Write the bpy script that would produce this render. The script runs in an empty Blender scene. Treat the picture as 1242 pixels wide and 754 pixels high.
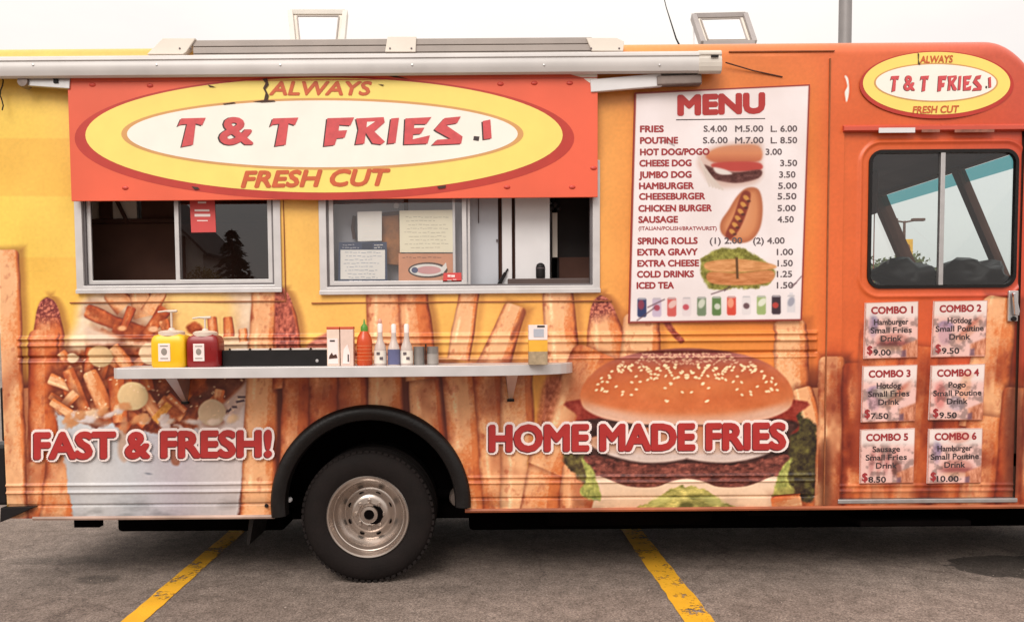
import bpy, bmesh, math, random
import numpy as np
from mathutils import Vector, Matrix
from mathutils.geometry import tessellate_polygon
random.seed(3)
scn = bpy.context.scene
COL = scn.collection
# ------------------------------------------------------------------ camera
FPX, PX0, PY0 = 1000.0, 579.0, 450.0           # focal length and principal point, in the photograph's pixels (1242 wide)
CAM = Vector((0.0, -5.1, 1.61))
cam = bpy.data.cameras.new('camera'); camo = bpy.data.objects.new('camera', cam); COL.objects.link(camo)
RM = Matrix.Rotation(math.radians(87.0), 3, 'X') @ Matrix.Rotation(math.radians(-0.45), 3, 'Z')
camo.matrix_world = Matrix.Translation(CAM) @ RM.to_4x4()
cam.sensor_fit = 'HORIZONTAL'; cam.sensor_width = 36.0; cam.lens = FPX / 1242.0 * 36.0
cam.shift_x = (621.0 - PX0) / 1242.0; cam.shift_y = (PY0 - 377.0) / 1242.0
cam.clip_end = 3000.0
scn.camera = camo
# ------------------------------------------------------------------ overcast daylight
w = bpy.data.worlds.new('World'); scn.world = w; w.use_nodes = True
nt = w.node_tree; nt.nodes.clear()
SUN_EL, SUN_AZ = math.radians(42), math.radians(200)
sky = nt.nodes.new('ShaderNodeTexSky'); sky.sky_type = 'NISHITA'; sky.sun_disc = False
sky.sun_elevation = SUN_EL; sky.sun_rotation = SUN_AZ; sky.dust_density = 3.0
tc = nt.nodes.new('ShaderNodeTexCoord'); mp = nt.nodes.new('ShaderNodeMapping'); mp.inputs['Scale'].default_value = (1.0, 1.0, 2.4)
nz = nt.nodes.new('ShaderNodeTexNoise'); nz.inputs['Scale'].default_value = 2.2; nz.inputs['Detail'].default_value = 6.0; nz.inputs['Roughness'].default_value = 0.55
rp = nt.nodes.new('ShaderNodeValToRGB')
rp.color_ramp.elements[0].position = 0.30; rp.color_ramp.elements[0].color = (12.0, 11.2, 10.7, 1)
rp.color_ramp.elements[1].position = 0.72; rp.color_ramp.elements[1].color = (14.0, 13.0, 11.8, 1)
mx = nt.nodes.new('ShaderNodeMixRGB'); mx.inputs[0].default_value = 0.94
bg = nt.nodes.new('ShaderNodeBackground'); bg.inputs['Strength'].default_value = 0.10
out = nt.nodes.new('ShaderNodeOutputWorld')
L_ = nt.links.new
L_(tc.outputs['Generated'], mp.inputs['Vector']); L_(mp.outputs[0], nz.inputs['Vector']); L_(nz.outputs['Fac'], rp.inputs[0])
sz = nt.nodes.new('ShaderNodeSeparateXYZ'); mrz = nt.nodes.new('ShaderNodeMapRange'); mrz.inputs['From Min'].default_value = 0.0; mrz.inputs['From Max'].default_value = 1.0; mrz.inputs['To Min'].default_value = 0.41; mrz.inputs['To Max'].default_value = 1.0
dome = nt.nodes.new('ShaderNodeMixRGB'); dome.blend_type = 'MULTIPLY'; dome.inputs[0].default_value = 1.0
L_(tc.outputs['Generated'], sz.inputs[0]); L_(sz.outputs['Z'], mrz.inputs['Value']); L_(rp.outputs[0], dome.inputs[1]); L_(mrz.outputs[0], dome.inputs[2])
L_(sky.outputs[0], mx.inputs[1]); L_(dome.outputs[0], mx.inputs[2]); L_(mx.outputs[0], bg.inputs['Color']); L_(bg.outputs[0], out.inputs[0])
sun = bpy.data.lights.new('sun', 'SUN'); sun.energy = 1.5; sun.angle = math.radians(30); sun.color = (1.0, 0.95, 0.88)
suno = bpy.data.objects.new('sun', sun); COL.objects.link(suno)
sdir = Vector((math.sin(SUN_AZ) * math.cos(SUN_EL), math.cos(SUN_AZ) * math.cos(SUN_EL), math.sin(SUN_EL)))
suno.rotation_euler = sdir.to_track_quat('Z', 'Y').to_euler(); suno.location = sdir * 30
vs = scn.view_settings; vs.view_transform = 'Standard'; vs.look = 'None'; vs.gamma = 1.0; vs.use_curve_mapping = False; vs.exposure = 0.56
scn.render.engine = 'CYCLES'
scn.cycles.use_denoising = True
scn.cycles.max_bounces = 10; scn.cycles.transparent_max_bounces = 16; scn.cycles.diffuse_bounces = 5
# ------------------------------------------------------------------ helpers
def ray(px, py):
    return RM @ Vector(((px - PX0) / FPX, -(py - PY0) / FPX, -1.0))
def W(px, py, Y=0.0):
    """the point of the upright plane at depth Y that the photograph shows at px, py"""
    d = ray(px, py); t = (Y - CAM.y) / d.y
    return CAM + d * t
def G(px, py, z=0.0):
    d = ray(px, py); t = (z - CAM.z) / d.z
    return CAM + d * t
_RI = np.array(RM.transposed(), dtype=np.float64)
def project(X, Z, Y=0.0):
    p = np.stack([X - CAM.x, np.full_like(X, Y - CAM.y), Z - CAM.z], -1) @ _RI.T
    return PX0 - FPX * p[..., 0] / p[..., 2], PY0 + FPX * p[..., 1] / p[..., 2]
def srgb(c):
    r = []
    for x in c:
        x /= 255.0
        r.append(x / 12.92 if x <= 0.04045 else ((x + 0.055) / 1.055) ** 2.4)
    return tuple(r) + (1.0,)
def mat(name, col, rough=0.5, metal=0.0, var=0.12, scale=8.0, bump=0.0, bscale=None, spec=0.5, emit=None):
    m = bpy.data.materials.new(name); m.use_nodes = True
    n = m.node_tree.nodes; l = m.node_tree.links; b = n['Principled BSDF']
    c = tuple(x * 0.84 for x in srgb(col)[:3]) + (1.0,)
    b.inputs['Roughness'].default_value = rough; b.inputs['Metallic'].default_value = metal
    b.inputs['Specular IOR Level'].default_value = spec
    t = n.new('ShaderNodeTexCoord'); z = n.new('ShaderNodeTexNoise'); z.inputs['Scale'].default_value = scale; z.inputs['Detail'].default_value = 5.0
    l.new(t.outputs['Object'], z.inputs['Vector'])
    r = n.new('ShaderNodeValToRGB'); r.color_ramp.elements[0].position = 0.3; r.color_ramp.elements[1].position = 0.7
    r.color_ramp.elements[0].color = tuple(x * (1 - var) for x in c[:3]) + (1,); r.color_ramp.elements[1].color = tuple(min(1, x * (1 + var)) for x in c[:3]) + (1,)
    l.new(z.outputs['Fac'], r.inputs[0]); l.new(r.outputs[0], b.inputs['Base Color'])
    mr = n.new('ShaderNodeMapRange'); mr.inputs['To Min'].default_value = max(0.02, rough - 0.08); mr.inputs['To Max'].default_value = min(1, rough + 0.10)
    l.new(z.outputs['Fac'], mr.inputs['Value']); l.new(mr.outputs[0], b.inputs['Roughness'])
    if bump:
        z2 = n.new('ShaderNodeTexNoise'); z2.inputs['Scale'].default_value = bscale or scale * 8; z2.inputs['Detail'].default_value = 4.0
        l.new(t.outputs['Object'], z2.inputs['Vector'])
        bp = n.new('ShaderNodeBump'); bp.inputs['Strength'].default_value = bump; bp.inputs['Distance'].default_value = 0.01
        l.new(z2.outputs['Fac'], bp.inputs['Height']); l.new(bp.outputs[0], b.inputs['Normal'])
    return m
def glass(name, tint=(0.86, 0.88, 0.88), ior=1.5, rough=0.0, boost=1.0):
    m = bpy.data.materials.new(name); m.use_nodes = True
    n = m.node_tree.nodes; l = m.node_tree.links; n.clear()
    o = n.new('ShaderNodeOutputMaterial'); mix = n.new('ShaderNodeMixShader'); tr = n.new('ShaderNodeBsdfTransparent'); gl = n.new('ShaderNodeBsdfGlossy'); f = n.new('ShaderNodeLayerWeight'); r0 = ((ior - 1) / (ior + 1)) ** 2
    pw_ = n.new('ShaderNodeMath'); pw_.operation = 'POWER'; pw_.inputs[1].default_value = 5.0; mr_ = n.new('ShaderNodeMapRange'); mr_.inputs['To Min'].default_value = r0 * 2 / (1 + r0); mr_.inputs['To Max'].default_value = 1.0
    l.new(f.outputs['Facing'], pw_.inputs[0]); l.new(pw_.outputs[0], mr_.inputs['Value'])
    tr.inputs[0].default_value = tint + (1,); gl.inputs['Roughness'].default_value = rough; f.inputs['Blend'].default_value = 0.5
    gl.inputs['Color'].default_value = (0.96, 0.97, 1.0, 1)
    l.new(mr_.outputs[0], mix.inputs[0]); l.new(tr.outputs[0], mix.inputs[1]); l.new(gl.outputs[0], mix.inputs[2]); l.new(mix.outputs[0], o.inputs[0])
    return m
def printmat(name, rough=0.38, spec=0.45):
    """glossy printed vinyl: the ink is the sheet's colour attribute, with a little grime"""
    m = bpy.data.materials.new(name); m.use_nodes = True
    n = m.node_tree.nodes; l = m.node_tree.links; b = n['Principled BSDF']
    a = n.new('ShaderNodeVertexColor'); a.layer_name = 'ink'
    t = n.new('ShaderNodeTexCoord'); z = n.new('ShaderNodeTexNoise'); z.inputs['Scale'].default_value = 2.6; z.inputs['Detail'].default_value = 7.0
    l.new(t.outputs['Object'], z.inputs['Vector'])
    r = n.new('ShaderNodeValToRGB'); r.color_ramp.elements[0].position = 0.35; r.color_ramp.elements[0].color = (0.77, 0.755, 0.74, 1); r.color_ramp.elements[1].position = 0.6; r.color_ramp.elements[1].color = (0.85, 0.85, 0.85, 1)
    mu = n.new('ShaderNodeMixRGB'); mu.blend_type = 'MULTIPLY'; mu.inputs[0].default_value = 1.0
    l.new(z.outputs['Fac'], r.inputs[0]); l.new(a.outputs['Color'], mu.inputs[1]); l.new(r.outputs[0], mu.inputs[2]); l.new(mu.outputs[0], b.inputs['Base Color'])
    mr = n.new('ShaderNodeMapRange'); mr.inputs['To Min'].default_value = rough - 0.08; mr.inputs['To Max'].default_value = rough + 0.12
    l.new(z.outputs['Fac'], mr.inputs['Value']); l.new(mr.outputs[0], b.inputs['Roughness'])
    b.inputs['Specular IOR Level'].default_value = spec
    return m
def finish(o, name, parent=None):
    COL.objects.link(o)
    if parent is not None:
        o.parent = parent
        if parent.type == 'EMPTY': o.matrix_parent_inverse = Matrix.Translation(-parent.location)
    return o
def thing(name, label, cat, loc=(0, 0, 0), group=None):
    o = bpy.data.objects.new(name, None); COL.objects.link(o); o.location = loc; o.empty_display_size = 0.2
    return tag(o, label, cat, group)
def tag(o, label, cat, group=None):
    o['label'] = label; o['category'] = cat
    if group: o['group'] = group
    return o
class MB:
    def __init__(s): s.v = []; s.f = []
    def add(s, v, f):
        n = len(s.v); s.v += [tuple(p) for p in v]; s.f += [tuple(i + n for i in q) for q in f]; return s
    def box(s, x0, x1, y0, y1, z0, z1):
        return s.add([(x0, y0, z0), (x1, y0, z0), (x1, y1, z0), (x0, y1, z0), (x0, y0, z1), (x1, y0, z1), (x1, y1, z1), (x0, y1, z1)],
                     [(0, 3, 2, 1), (4, 5, 6, 7), (0, 1, 5, 4), (1, 2, 6, 5), (2, 3, 7, 6), (3, 0, 4, 7)])
    def bar(s, a, b, w, h, up=(0, 0, 1)):
        a = Vector(a); b = Vector(b); d = (b - a).normalized(); u = Vector(up)
        if abs(d.dot(u)) > .99: u = Vector((0, 1, 0))
        x = d.cross(u).normalized(); u = x.cross(d).normalized()
        v = [p + x * (w / 2 * i) + u * (h / 2 * j) for p in (a, b) for i, j in ((-1, -1), (1, -1), (1, 1), (-1, 1))]
        return s.add(v, [(3, 2, 1, 0), (4, 5, 6, 7), (0, 1, 5, 4), (1, 2, 6, 5), (2, 3, 7, 6), (3, 0, 4, 7)])
    def tube(s, pts, r, n=10, cap=True):
        pts = [Vector(p) for p in pts]; rs = r if isinstance(r, (list, tuple)) else [r] * len(pts)
        rings = []; u = None
        for i, p in enumerate(pts):
            d = (pts[min(i + 1, len(pts) - 1)] - pts[max(i - 1, 0)]).normalized()
            if u is None: u = d.orthogonal().normalized()
            u = (u - d * u.dot(d)).normalized(); x = d.cross(u)
            rings.append([p + (u * math.cos(k * 2 * math.pi / n) + x * math.sin(k * 2 * math.pi / n)) * rs[i] for k in range(n)])
        v = [q for g in rings for q in g]; f = []
        for i in range(len(pts) - 1):
            for k in range(n): f.append((i * n + k, i * n + (k + 1) % n, (i + 1) * n + (k + 1) % n, (i + 1) * n + k))
        if cap: f.append(tuple(reversed(range(n)))); f.append(tuple((len(pts) - 1) * n + k for k in range(n)))
        return s.add(v, f)
    def lathe(s, prof, c, axis='Z', n=32, sx=1.0, sy=1.0, pw=1.0):
        """prof: (radius, distance along the axis); pw < 1 squares the section off"""
        v = []; f = []
        for r, h in prof:
            for k in range(n):
                a = 2 * math.pi * k / n; ca, sa = math.cos(a), math.sin(a)
                ca = math.copysign(abs(ca) ** pw, ca) * r * sx; sa = math.copysign(abs(sa) ** pw, sa) * r * sy
                v.append((c[0] + ca, c[1] + sa, c[2] + h) if axis == 'Z' else (c[0] + ca, c[1] + h, c[2] + sa))
        m = len(prof)
        for i in range(m - 1):
            for k in range(n):
                q = (i * n + k, i * n + (k + 1) % n, (i + 1) * n + (k + 1) % n, (i + 1) * n + k)
                f.append(q if axis == 'Z' else tuple(reversed(q)))
        return s.add(v, f)
    def prism(s, pts, y0, y1):
        """outline in x, z pushed along y"""
        n = len(pts); v = [(p[0], y0, p[1]) for p in pts] + [(p[0], y1, p[1]) for p in pts]
        tri = tessellate_polygon([[Vector((p[0], p[1], 0)) for p in pts]])
        f = [tuple(t) for t in tri] + [tuple(i + n for i in reversed(t)) for t in tri] + [(i, (i + 1) % n, (i + 1) % n + n, i + n) for i in range(n)]
        return s.add(v, f)
    def xprism(s, prof, x0, x1):
        """outline in y, z pushed along x"""
        n = len(prof); v = [(x0, p[0], p[1]) for p in prof] + [(x1, p[0], p[1]) for p in prof]
        tri = tessellate_polygon([[Vector((p[0], p[1], 0)) for p in prof]])
        f = [tuple(t) for t in tri] + [tuple(i + n for i in t) for t in tri] + [(i, (i + 1) % n, (i + 1) % n + n, i + n) for i in range(n)]
        return s.add(v, f)
    def build(s, name, m, parent=None, smooth=False, bevel=0.0, fix=True, seg=2):
        me = bpy.data.meshes.new(name); me.from_pydata(s.v, [], s.f)
        if fix:
            b = bmesh.new(); b.from_mesh(me); bmesh.ops.recalc_face_normals(b, faces=b.faces); b.to_mesh(me); b.free()
        if smooth:
            me.polygons.foreach_set('use_smooth', [True] * len(me.polygons))
        me.materials.append(m)
        o = bpy.data.objects.new(name, me)
        if smooth == 'auto':
            me.set_sharp_from_angle(angle=math.radians(38))
        if bevel:
            md = o.modifiers.new('bevel', 'BEVEL'); md.width = bevel; md.segments = seg; md.limit_method = 'ANGLE'
        return finish(o, name, parent)
def box(name, m, parent, x0, x1, y0, y1, z0, z1, bevel=0.0):
    return MB().box(min(x0, x1), max(x0, x1), min(y0, y1), max(y0, y1), min(z0, z1), max(z0, z1)).build(name, m, parent, bevel=bevel)
def pxbox(name, m, parent, x0, y0, x1, y1, Y0, Y1, bevel=0.0):
    """upright box whose front face (depth Y0) covers the photograph's rectangle"""
    a = W((x0 + x1) / 2, y1, Y0).z; b = W((x0 + x1) / 2, y0, Y0).z; c = W(x0, (y0 + y1) / 2, Y0).x; d = W(x1, (y0 + y1) / 2, Y0).x
    return box(name, m, parent, c, d, Y0, Y1, a, b, bevel)
def plate(name, m, parent, pts, Y, smooth=0):
    """flat cut-out (vinyl, paper, lettering) on the upright plane Y, outline in the photograph's pixels"""
    p = [W(a, b, Y) for a, b in pts]
    tri = tessellate_polygon([p])
    return MB().add(p, [tuple(t) for t in tri]).build(name, m, parent)
def ellipse(cx, cy, rx, ry, n=96): return [(cx + rx * math.cos(2 * math.pi * k / n), cy + ry * math.sin(2 * math.pi * k / n)) for k in range(n)]
_fc = {}
def glyphs(s):
    if s not in _fc:
        c = bpy.data.curves.new('t', 'FONT'); c.body = s; c.resolution_u = 3
        o = bpy.data.objects.new('t', c); me = bpy.data.meshes.new_from_object(o)
        v = np.array([tuple(q.co)[:2] for q in me.vertices]); f = [tuple(p.vertices) for p in me.polygons]
        bpy.data.objects.remove(o); bpy.data.curves.remove(c); bpy.data.meshes.remove(me)
        _fc[s] = (v, f)
    return _fc[s]
HCAP = None
def lettering(name, s, x0, x1, yb, cap, m, parent, Y, bold=0.0, n=8, shear=0.0, slope=0.0, rings=1):
    """words from x0 to x1 with their baseline at yb and capitals cap high (photograph pixels) on plane Y; bold = stroke added, in pixels"""
    global HCAP
    if HCAP is None: HCAP = glyphs('H')[0][:, 1].max()
    v, f = glyphs(s)
    lo, hi = v[:, 0].min(), v[:, 0].max()
    k = cap / HCAP
    bx = (v[:, 0] - lo) / (hi - lo) * (x1 - x0) + x0 + shear * v[:, 1] * k; by = yb - v[:, 1] * k + slope * (bx - x0)
    mb = MB(); step = 0.00006
    offs = [(0, 0)] + [(math.cos(2 * math.pi * i / n) * bold * r / rings, math.sin(2 * math.pi * i / n) * bold * r / rings) for r in range(1, rings + 1) for i in range(n)] if bold else [(0, 0)]
    for q, (ox, oy) in enumerate(offs):
        mb.add([W(a + ox, b + oy, Y - q * step) for a, b in zip(bx, by)], f)
    return mb.build(name, m, parent, fix=False)
def sheet(name, m, parent, X, Z, Y, rgb, keep=None, smooth=True):
    """fine grid of vertices (2-D arrays) that carries a print in its colour attribute"""
    r, c = X.shape
    co = np.stack([X, Y, Z], -1).reshape(-1, 3).astype(np.float32)
    i = np.arange(r * c).reshape(r, c)
    q = np.stack([i[:-1, :-1], i[:-1, 1:], i[1:, 1:], i[1:, :-1]], -1)
    q = q[keep] if keep is not None else q.reshape(-1, 4)
    q = q.reshape(-1, 4)
    used = np.zeros(r * c, bool); used[q.ravel()] = True
    remap = np.cumsum(used) - 1; q = remap[q]; co = co[used]; rgb = rgb[used]
    me = bpy.data.meshes.new(name)
    me.vertices.add(len(co)); me.vertices.foreach_set('co', co.ravel())
    me.loops.add(q.size); me.loops.foreach_set('vertex_index', q.ravel().astype(np.int32))
    me.polygons.add(len(q)); me.polygons.foreach_set('loop_start', np.arange(0, q.size, 4, dtype=np.int32))
    try: me.polygons.foreach_set('loop_total', np.full(len(q), 4, np.int32))
    except Exception: pass
    me.update(calc_edges=True)
    if smooth: me.polygons.foreach_set('use_smooth', np.ones(len(q), bool))
    at = me.color_attributes.new('ink', 'FLOAT_COLOR', 'POINT')
    at.data.foreach_set('color', np.concatenate([rgb, np.ones((len(rgb), 1))], 1).astype(np.float32).ravel())
    me.materials.append(m)
    o = bpy.data.objects.new(name, me)
    return finish(o, name, parent)
# ------------------------------------------------------------------ printed artwork (colour per vertex of a fine sheet)
def _hash(ix, iy, seed):
    h = (ix.astype(np.int64) * 374761393 + iy.astype(np.int64) * 668265263 + seed * 1274126177) & 0xFFFFFFFF
    h = ((h ^ (h >> 13)) * 1274126177) & 0xFFFFFFFF
    h = h ^ (h >> 16)
    return (h & 0xFFFF).astype(np.float32) / 65535.0
def vnoise(u, v, seed=0):
    iu = np.floor(u); iv = np.floor(v); fu = u - iu; fv = v - iv
    fu = fu * fu * (3 - 2 * fu); fv = fv * fv * (3 - 2 * fv)
    a = _hash(iu, iv, seed); b = _hash(iu + 1, iv, seed); c = _hash(iu, iv + 1, seed); d = _hash(iu + 1, iv + 1, seed)
    return (a * (1 - fu) + b * fu) * (1 - fv) + (c * (1 - fu) + d * fu) * fv
def fbm(u, v, seed=0, octv=4):
    s = 0; a = 0.5; t = 0
    for k in range(octv):
        s = s + a * vnoise(u, v, seed + k * 17); t += a
        u = u * 2.03 + 5.1; v = v * 2.03 + 3.7; a *= 0.55
    return s / t
def sstep(a, b, x):
    t = np.clip((x - a) / (b - a), 0, 1)
    return t * t * (3 - 2 * t)
def smooth_poly(pts, n=5):
    p = np.array(pts, np.float64); m = len(p); out = []
    for i in range(m):
        p0, p1, p2, p3 = p[i - 1], p[i], p[(i + 1) % m], p[(i + 2) % m]
        for k in range(n):
            t = k / n
            out.append(0.5 * ((2 * p1) + (p2 - p0) * t + (2 * p0 - 5 * p1 + 4 * p2 - p3) * t * t + (3 * p1 - p0 - 3 * p2 + p3) * t ** 3))
    return np.array(out)
class Art:
    """u, v: the sheet's own print coordinates for every vertex; c: its colour (0-255)."""
    def __init__(self, u, v, base=(255, 255, 255)):
        self.u = u.astype(np.float32).ravel(); self.v = v.astype(np.float32).ravel()
        self.c = np.empty((self.u.size, 3), np.float32); self.c[:] = base
    def win(self, x0, y0, x1, y1):
        return np.flatnonzero((self.u > x0) & (self.u < x1) & (self.v > y0) & (self.v < y1))
    def put(self, i, a, col):
        a = np.clip(a, 0, 1)[:, None]
        self.c[i] = self.c[i] * (1 - a) + np.asarray(col, np.float32) * a
    def ell(self, cx, cy, rx, ry, col, rot=0, soft=1.2, alpha=1.0, shade=0.0, lump=0.0, seed=3):
        r = max(rx, ry) + soft * 2 + 2
        i = self.win(cx - r, cy - r, cx + r, cy + r)
        if not i.size: return
        x = self.u[i] - cx; y = self.v[i] - cy
        c, s = math.cos(rot), math.sin(rot)
        p = (x * c + y * s) / rx; q = (-x * s + y * c) / ry
        d = np.sqrt(p * p + q * q) + 1e-6
        if lump: d = d * (1 + lump * (fbm(self.u[i] / (rx * .6), self.v[i] / (rx * .6), seed, 3) - .5) * 2)
        a = sstep(0, 1, 0.5 - (d - 1) * min(rx, ry) / (2 * soft)) * alpha
        col = np.asarray(col, np.float32)
        if shade:
            k = 1 - shade * np.clip(.25 * d * d + .5 * (p * .6 + q * .8), -0.3, 1)
            cc = np.clip(col[None] * k[:, None], 0, 255)
        else: cc = col[None]
        self.put(i, a, cc)
    def sd(self, pts, pad):
        p = np.asarray(pts, np.float64)
        i = self.win(p[:, 0].min() - pad, p[:, 1].min() - pad, p[:, 0].max() + pad, p[:, 1].max() + pad)
        if not i.size: return i, None
        x = self.u[i]; y = self.v[i]
        d2 = np.full(x.shape, 1e9, np.float32); ins = np.zeros(x.shape, bool)
        m = len(p)
        for k in range(m):
            ax, ay = p[k]; bx, by = p[(k + 1) % m]; ex, ey = bx - ax, by - ay
            L = ex * ex + ey * ey
            if L < 1e-9: continue
            t = np.clip(((x - ax) * ex + (y - ay) * ey) / L, 0, 1)
            d2 = np.minimum(d2, (x - ax - t * ex) ** 2 + (y - ay - t * ey) ** 2)
            if abs(ey) > 1e-9:
                cr = ((ay > y) != (by > y)) & (x < ex * (y - ay) / ey + ax)
                ins ^= cr
        d = np.sqrt(d2)
        return i, np.where(ins, -d, d)
    def poly(self, pts, col, soft=1.2, alpha=1.0, smooth=True, rough=0.0, seed=1):
        """col: a colour or f(u, v, depth) -> colours"""
        if smooth: pts = smooth_poly(pts)
        i, d = self.sd(pts, soft * 3 + rough * 2 + 1)
        if not i.size: return
        u, v = self.u[i], self.v[i]
        if rough: d = d + rough * 2 * (fbm(u / 7, v / 7, seed, 3) - .5)
        a = sstep(0, 1, 0.5 - d / (2 * soft)) * alpha
        self.put(i, a, col(u, v, -d) if callable(col) else np.asarray(col, np.float32)[None])
    def fry(self, x0, y0, x1, y1, w0, w1, tone=0, seed=0, split=0.3, tip=None, shadow=0.45, bend=0.0, red=0.0):
        """a potato stick from its tip (x0, y0) down to (x1, y1)"""
        seed = seed * 31 + 7
        L = math.hypot(x1 - x0, y1 - y0); dx, dy = (x1 - x0) / L, (y1 - y0) / L
        pad = max(w0, w1) + 14 + abs(bend)
        i = self.win(min(x0, x1) - pad, min(y0, y1) - pad, max(x0, x1) + pad, max(y0, y1) + pad)
        if not i.size: return
        u, v = self.u[i], self.v[i]
        s = (u - x0) * dx + (v - y0) * dy
        t = -(u - x0) * dy + (v - y0) * dx          # + is to the picture's left for a stick that points down
        sn = np.clip(s / L, 0, 1)
        t = t - bend * np.sin(sn * 3.1416)
        w = (w0 + (w1 - w0) * sn) * .5
        w = w * (1 + .05 * (vnoise(s / 60, s * 0 + seed, seed) - .5) * 2) + .9 * (vnoise(s / 18, s * 0 + 3.3, seed + 5) - .5) * 2
        if tip == 'crust': w = w * (.62 + .38 * sstep(0, w0 * 1.5, s))
        if tip in ('crust', 'round'): w = w * np.sqrt(np.clip(1 - np.clip(1 - s / (w0 * .55), 0, 1) ** 2, 0.0, 1))
        tt = t / np.maximum(w, .5)
        rc = w0 * .22                                   # rounded end corners
        qx = np.abs(t) - (w - rc); qy = -s + rc
        d = np.where((qx > 0) & (qy > 0), np.hypot(np.maximum(qx, 0), np.maximum(qy, 0)) - rc, np.maximum(np.abs(t) - w, -s))
        d = np.maximum(d, s - L)
        if shadow:
            d2 = np.maximum(np.abs(t + 4) - w, np.maximum(-s, s - L))
            self.put(i, sstep(9, -3, d2) * shadow, (104, 36, 16))
        a = sstep(1.2, -1.2, d)
        light = np.array((250, 196, 148), np.float32); mid = np.array((228, 136, 76), np.float32); dark = np.array((174, 74, 34), np.float32)
        deep = np.array((84, 24, 14), np.float32)
        big = fbm(t / 34 + seed, s / 46, seed, 3); blot = fbm(t / 8 + seed, s / 11, seed + 9, 4); fine = fbm(u / 2.1, v / 2.1, seed + 3, 3)
        g = np.clip(1 - ((tt - .28) / 1.3) ** 2, 0, 1) * (.50 + .75 * big) + 1.1 * (big - .5) + .75 * (blot - .5) + .6 * (fine - .5) - .55 * tone + .06
        f = sstep(-.05, .05, tt + split + .10 * (big - .5))                # the turned-away face is duller
        g = np.clip(g - .34 * (1 - f), 0, 1)
        g = g * g * (3 - 2 * g)
        col = mid[None] + (light - mid)[None] * g[:, None]
        k2 = np.clip(.95 * (np.abs(tt + .08) - .54) + 1.5 * (.45 - big) + .9 * (blot - .60) + .55 * tone + .25 * (1 - f) - .08, 0, 1)
        col = col * (1 - k2[:, None]) + dark[None] * k2[:, None]
        sp = sstep(.60, .82, blot + .12 * (fine - .5)) * .30
        col = col * (1 - sp[:, None]) + np.array((170, 70, 40), np.float32)[None] * sp[:, None]
        e = sstep(.74, 1.06, np.abs(tt) + .12 * (blot - .5)) * (.72 if True else 0) * np.where(tt < 0, 1.0, .50)
        col = col * (1 - e[:, None]) + deep[None] * e[:, None]
        hl = np.exp(-((tt - .5) / .13) ** 2) * sstep(.45, .7, big) * 1.5 * (.1 + fine)
        col = col + hl[:, None] * np.array((34, 38, 40), np.float32)
        if red: col = col * (1 - red) + (col * np.array((.92, .72, .60), np.float32)) * red
        if tip == 'crust':
            hgt = w0 * .85
            q = sstep(hgt * 1.25, hgt * .55, s + 9 * (blot - .5)); vein = np.abs(fbm(u / 4.2, v / 4.2, seed + 21, 3) - .5) * 5
            cr = np.array((120, 42, 42), np.float32)[None] * (1 - np.clip(vein, 0, 1)[:, None]) + np.array((206, 120, 100), np.float32)[None] * np.clip(vein, 0, 1)[:, None]
            col = col * (1 - q[:, None]) + cr * q[:, None]
        elif tip == 'dark':
            q = sstep(w0 * .8, 0, s) * .8
            col = col * (1 - q[:, None]) + np.array((150, 60, 50), np.float32) * q[:, None]
        self.put(i, a, np.clip(col, 0, 255))
    def crisp(self, shape, amt=.7, r=3):
        """printer's sharpening"""
        c = self.c.reshape(shape + (3,)); k = c.copy()
        for ax in (0, 1):
            k = sum(np.roll(k, j, ax) for j in range(-r, r + 1)) / (2 * r + 1)
        self.c = np.clip(c + amt * (c - k), 0, 255).reshape(-1, 3)
    def linear(self):
        s = np.clip(self.c / 255.0, 0, 1)
        return np.where(s <= .04045, s / 12.92, ((s + .055) / 1.055) ** 2.4)

def grad(x, stops):
    xs = [a for a, _ in stops]; cs = np.array([b for _, b in stops], np.float32)
    return np.stack([np.interp(x, xs, cs[:, k]) for k in range(3)], -1)

def burn(A, i, seed, amt):
    """darker fried patches across the printed sticks"""
    u, v = A.u[i], A.v[i]
    k = sstep(.36, .80, fbm(u / 26 + 3, v / 40, seed, 3)) * amt * sstep(400, 470, v)
    A.c[i] = A.c[i] * (1 - k[:, None] * np.array((.34, .58, .66), np.float32))

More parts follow.
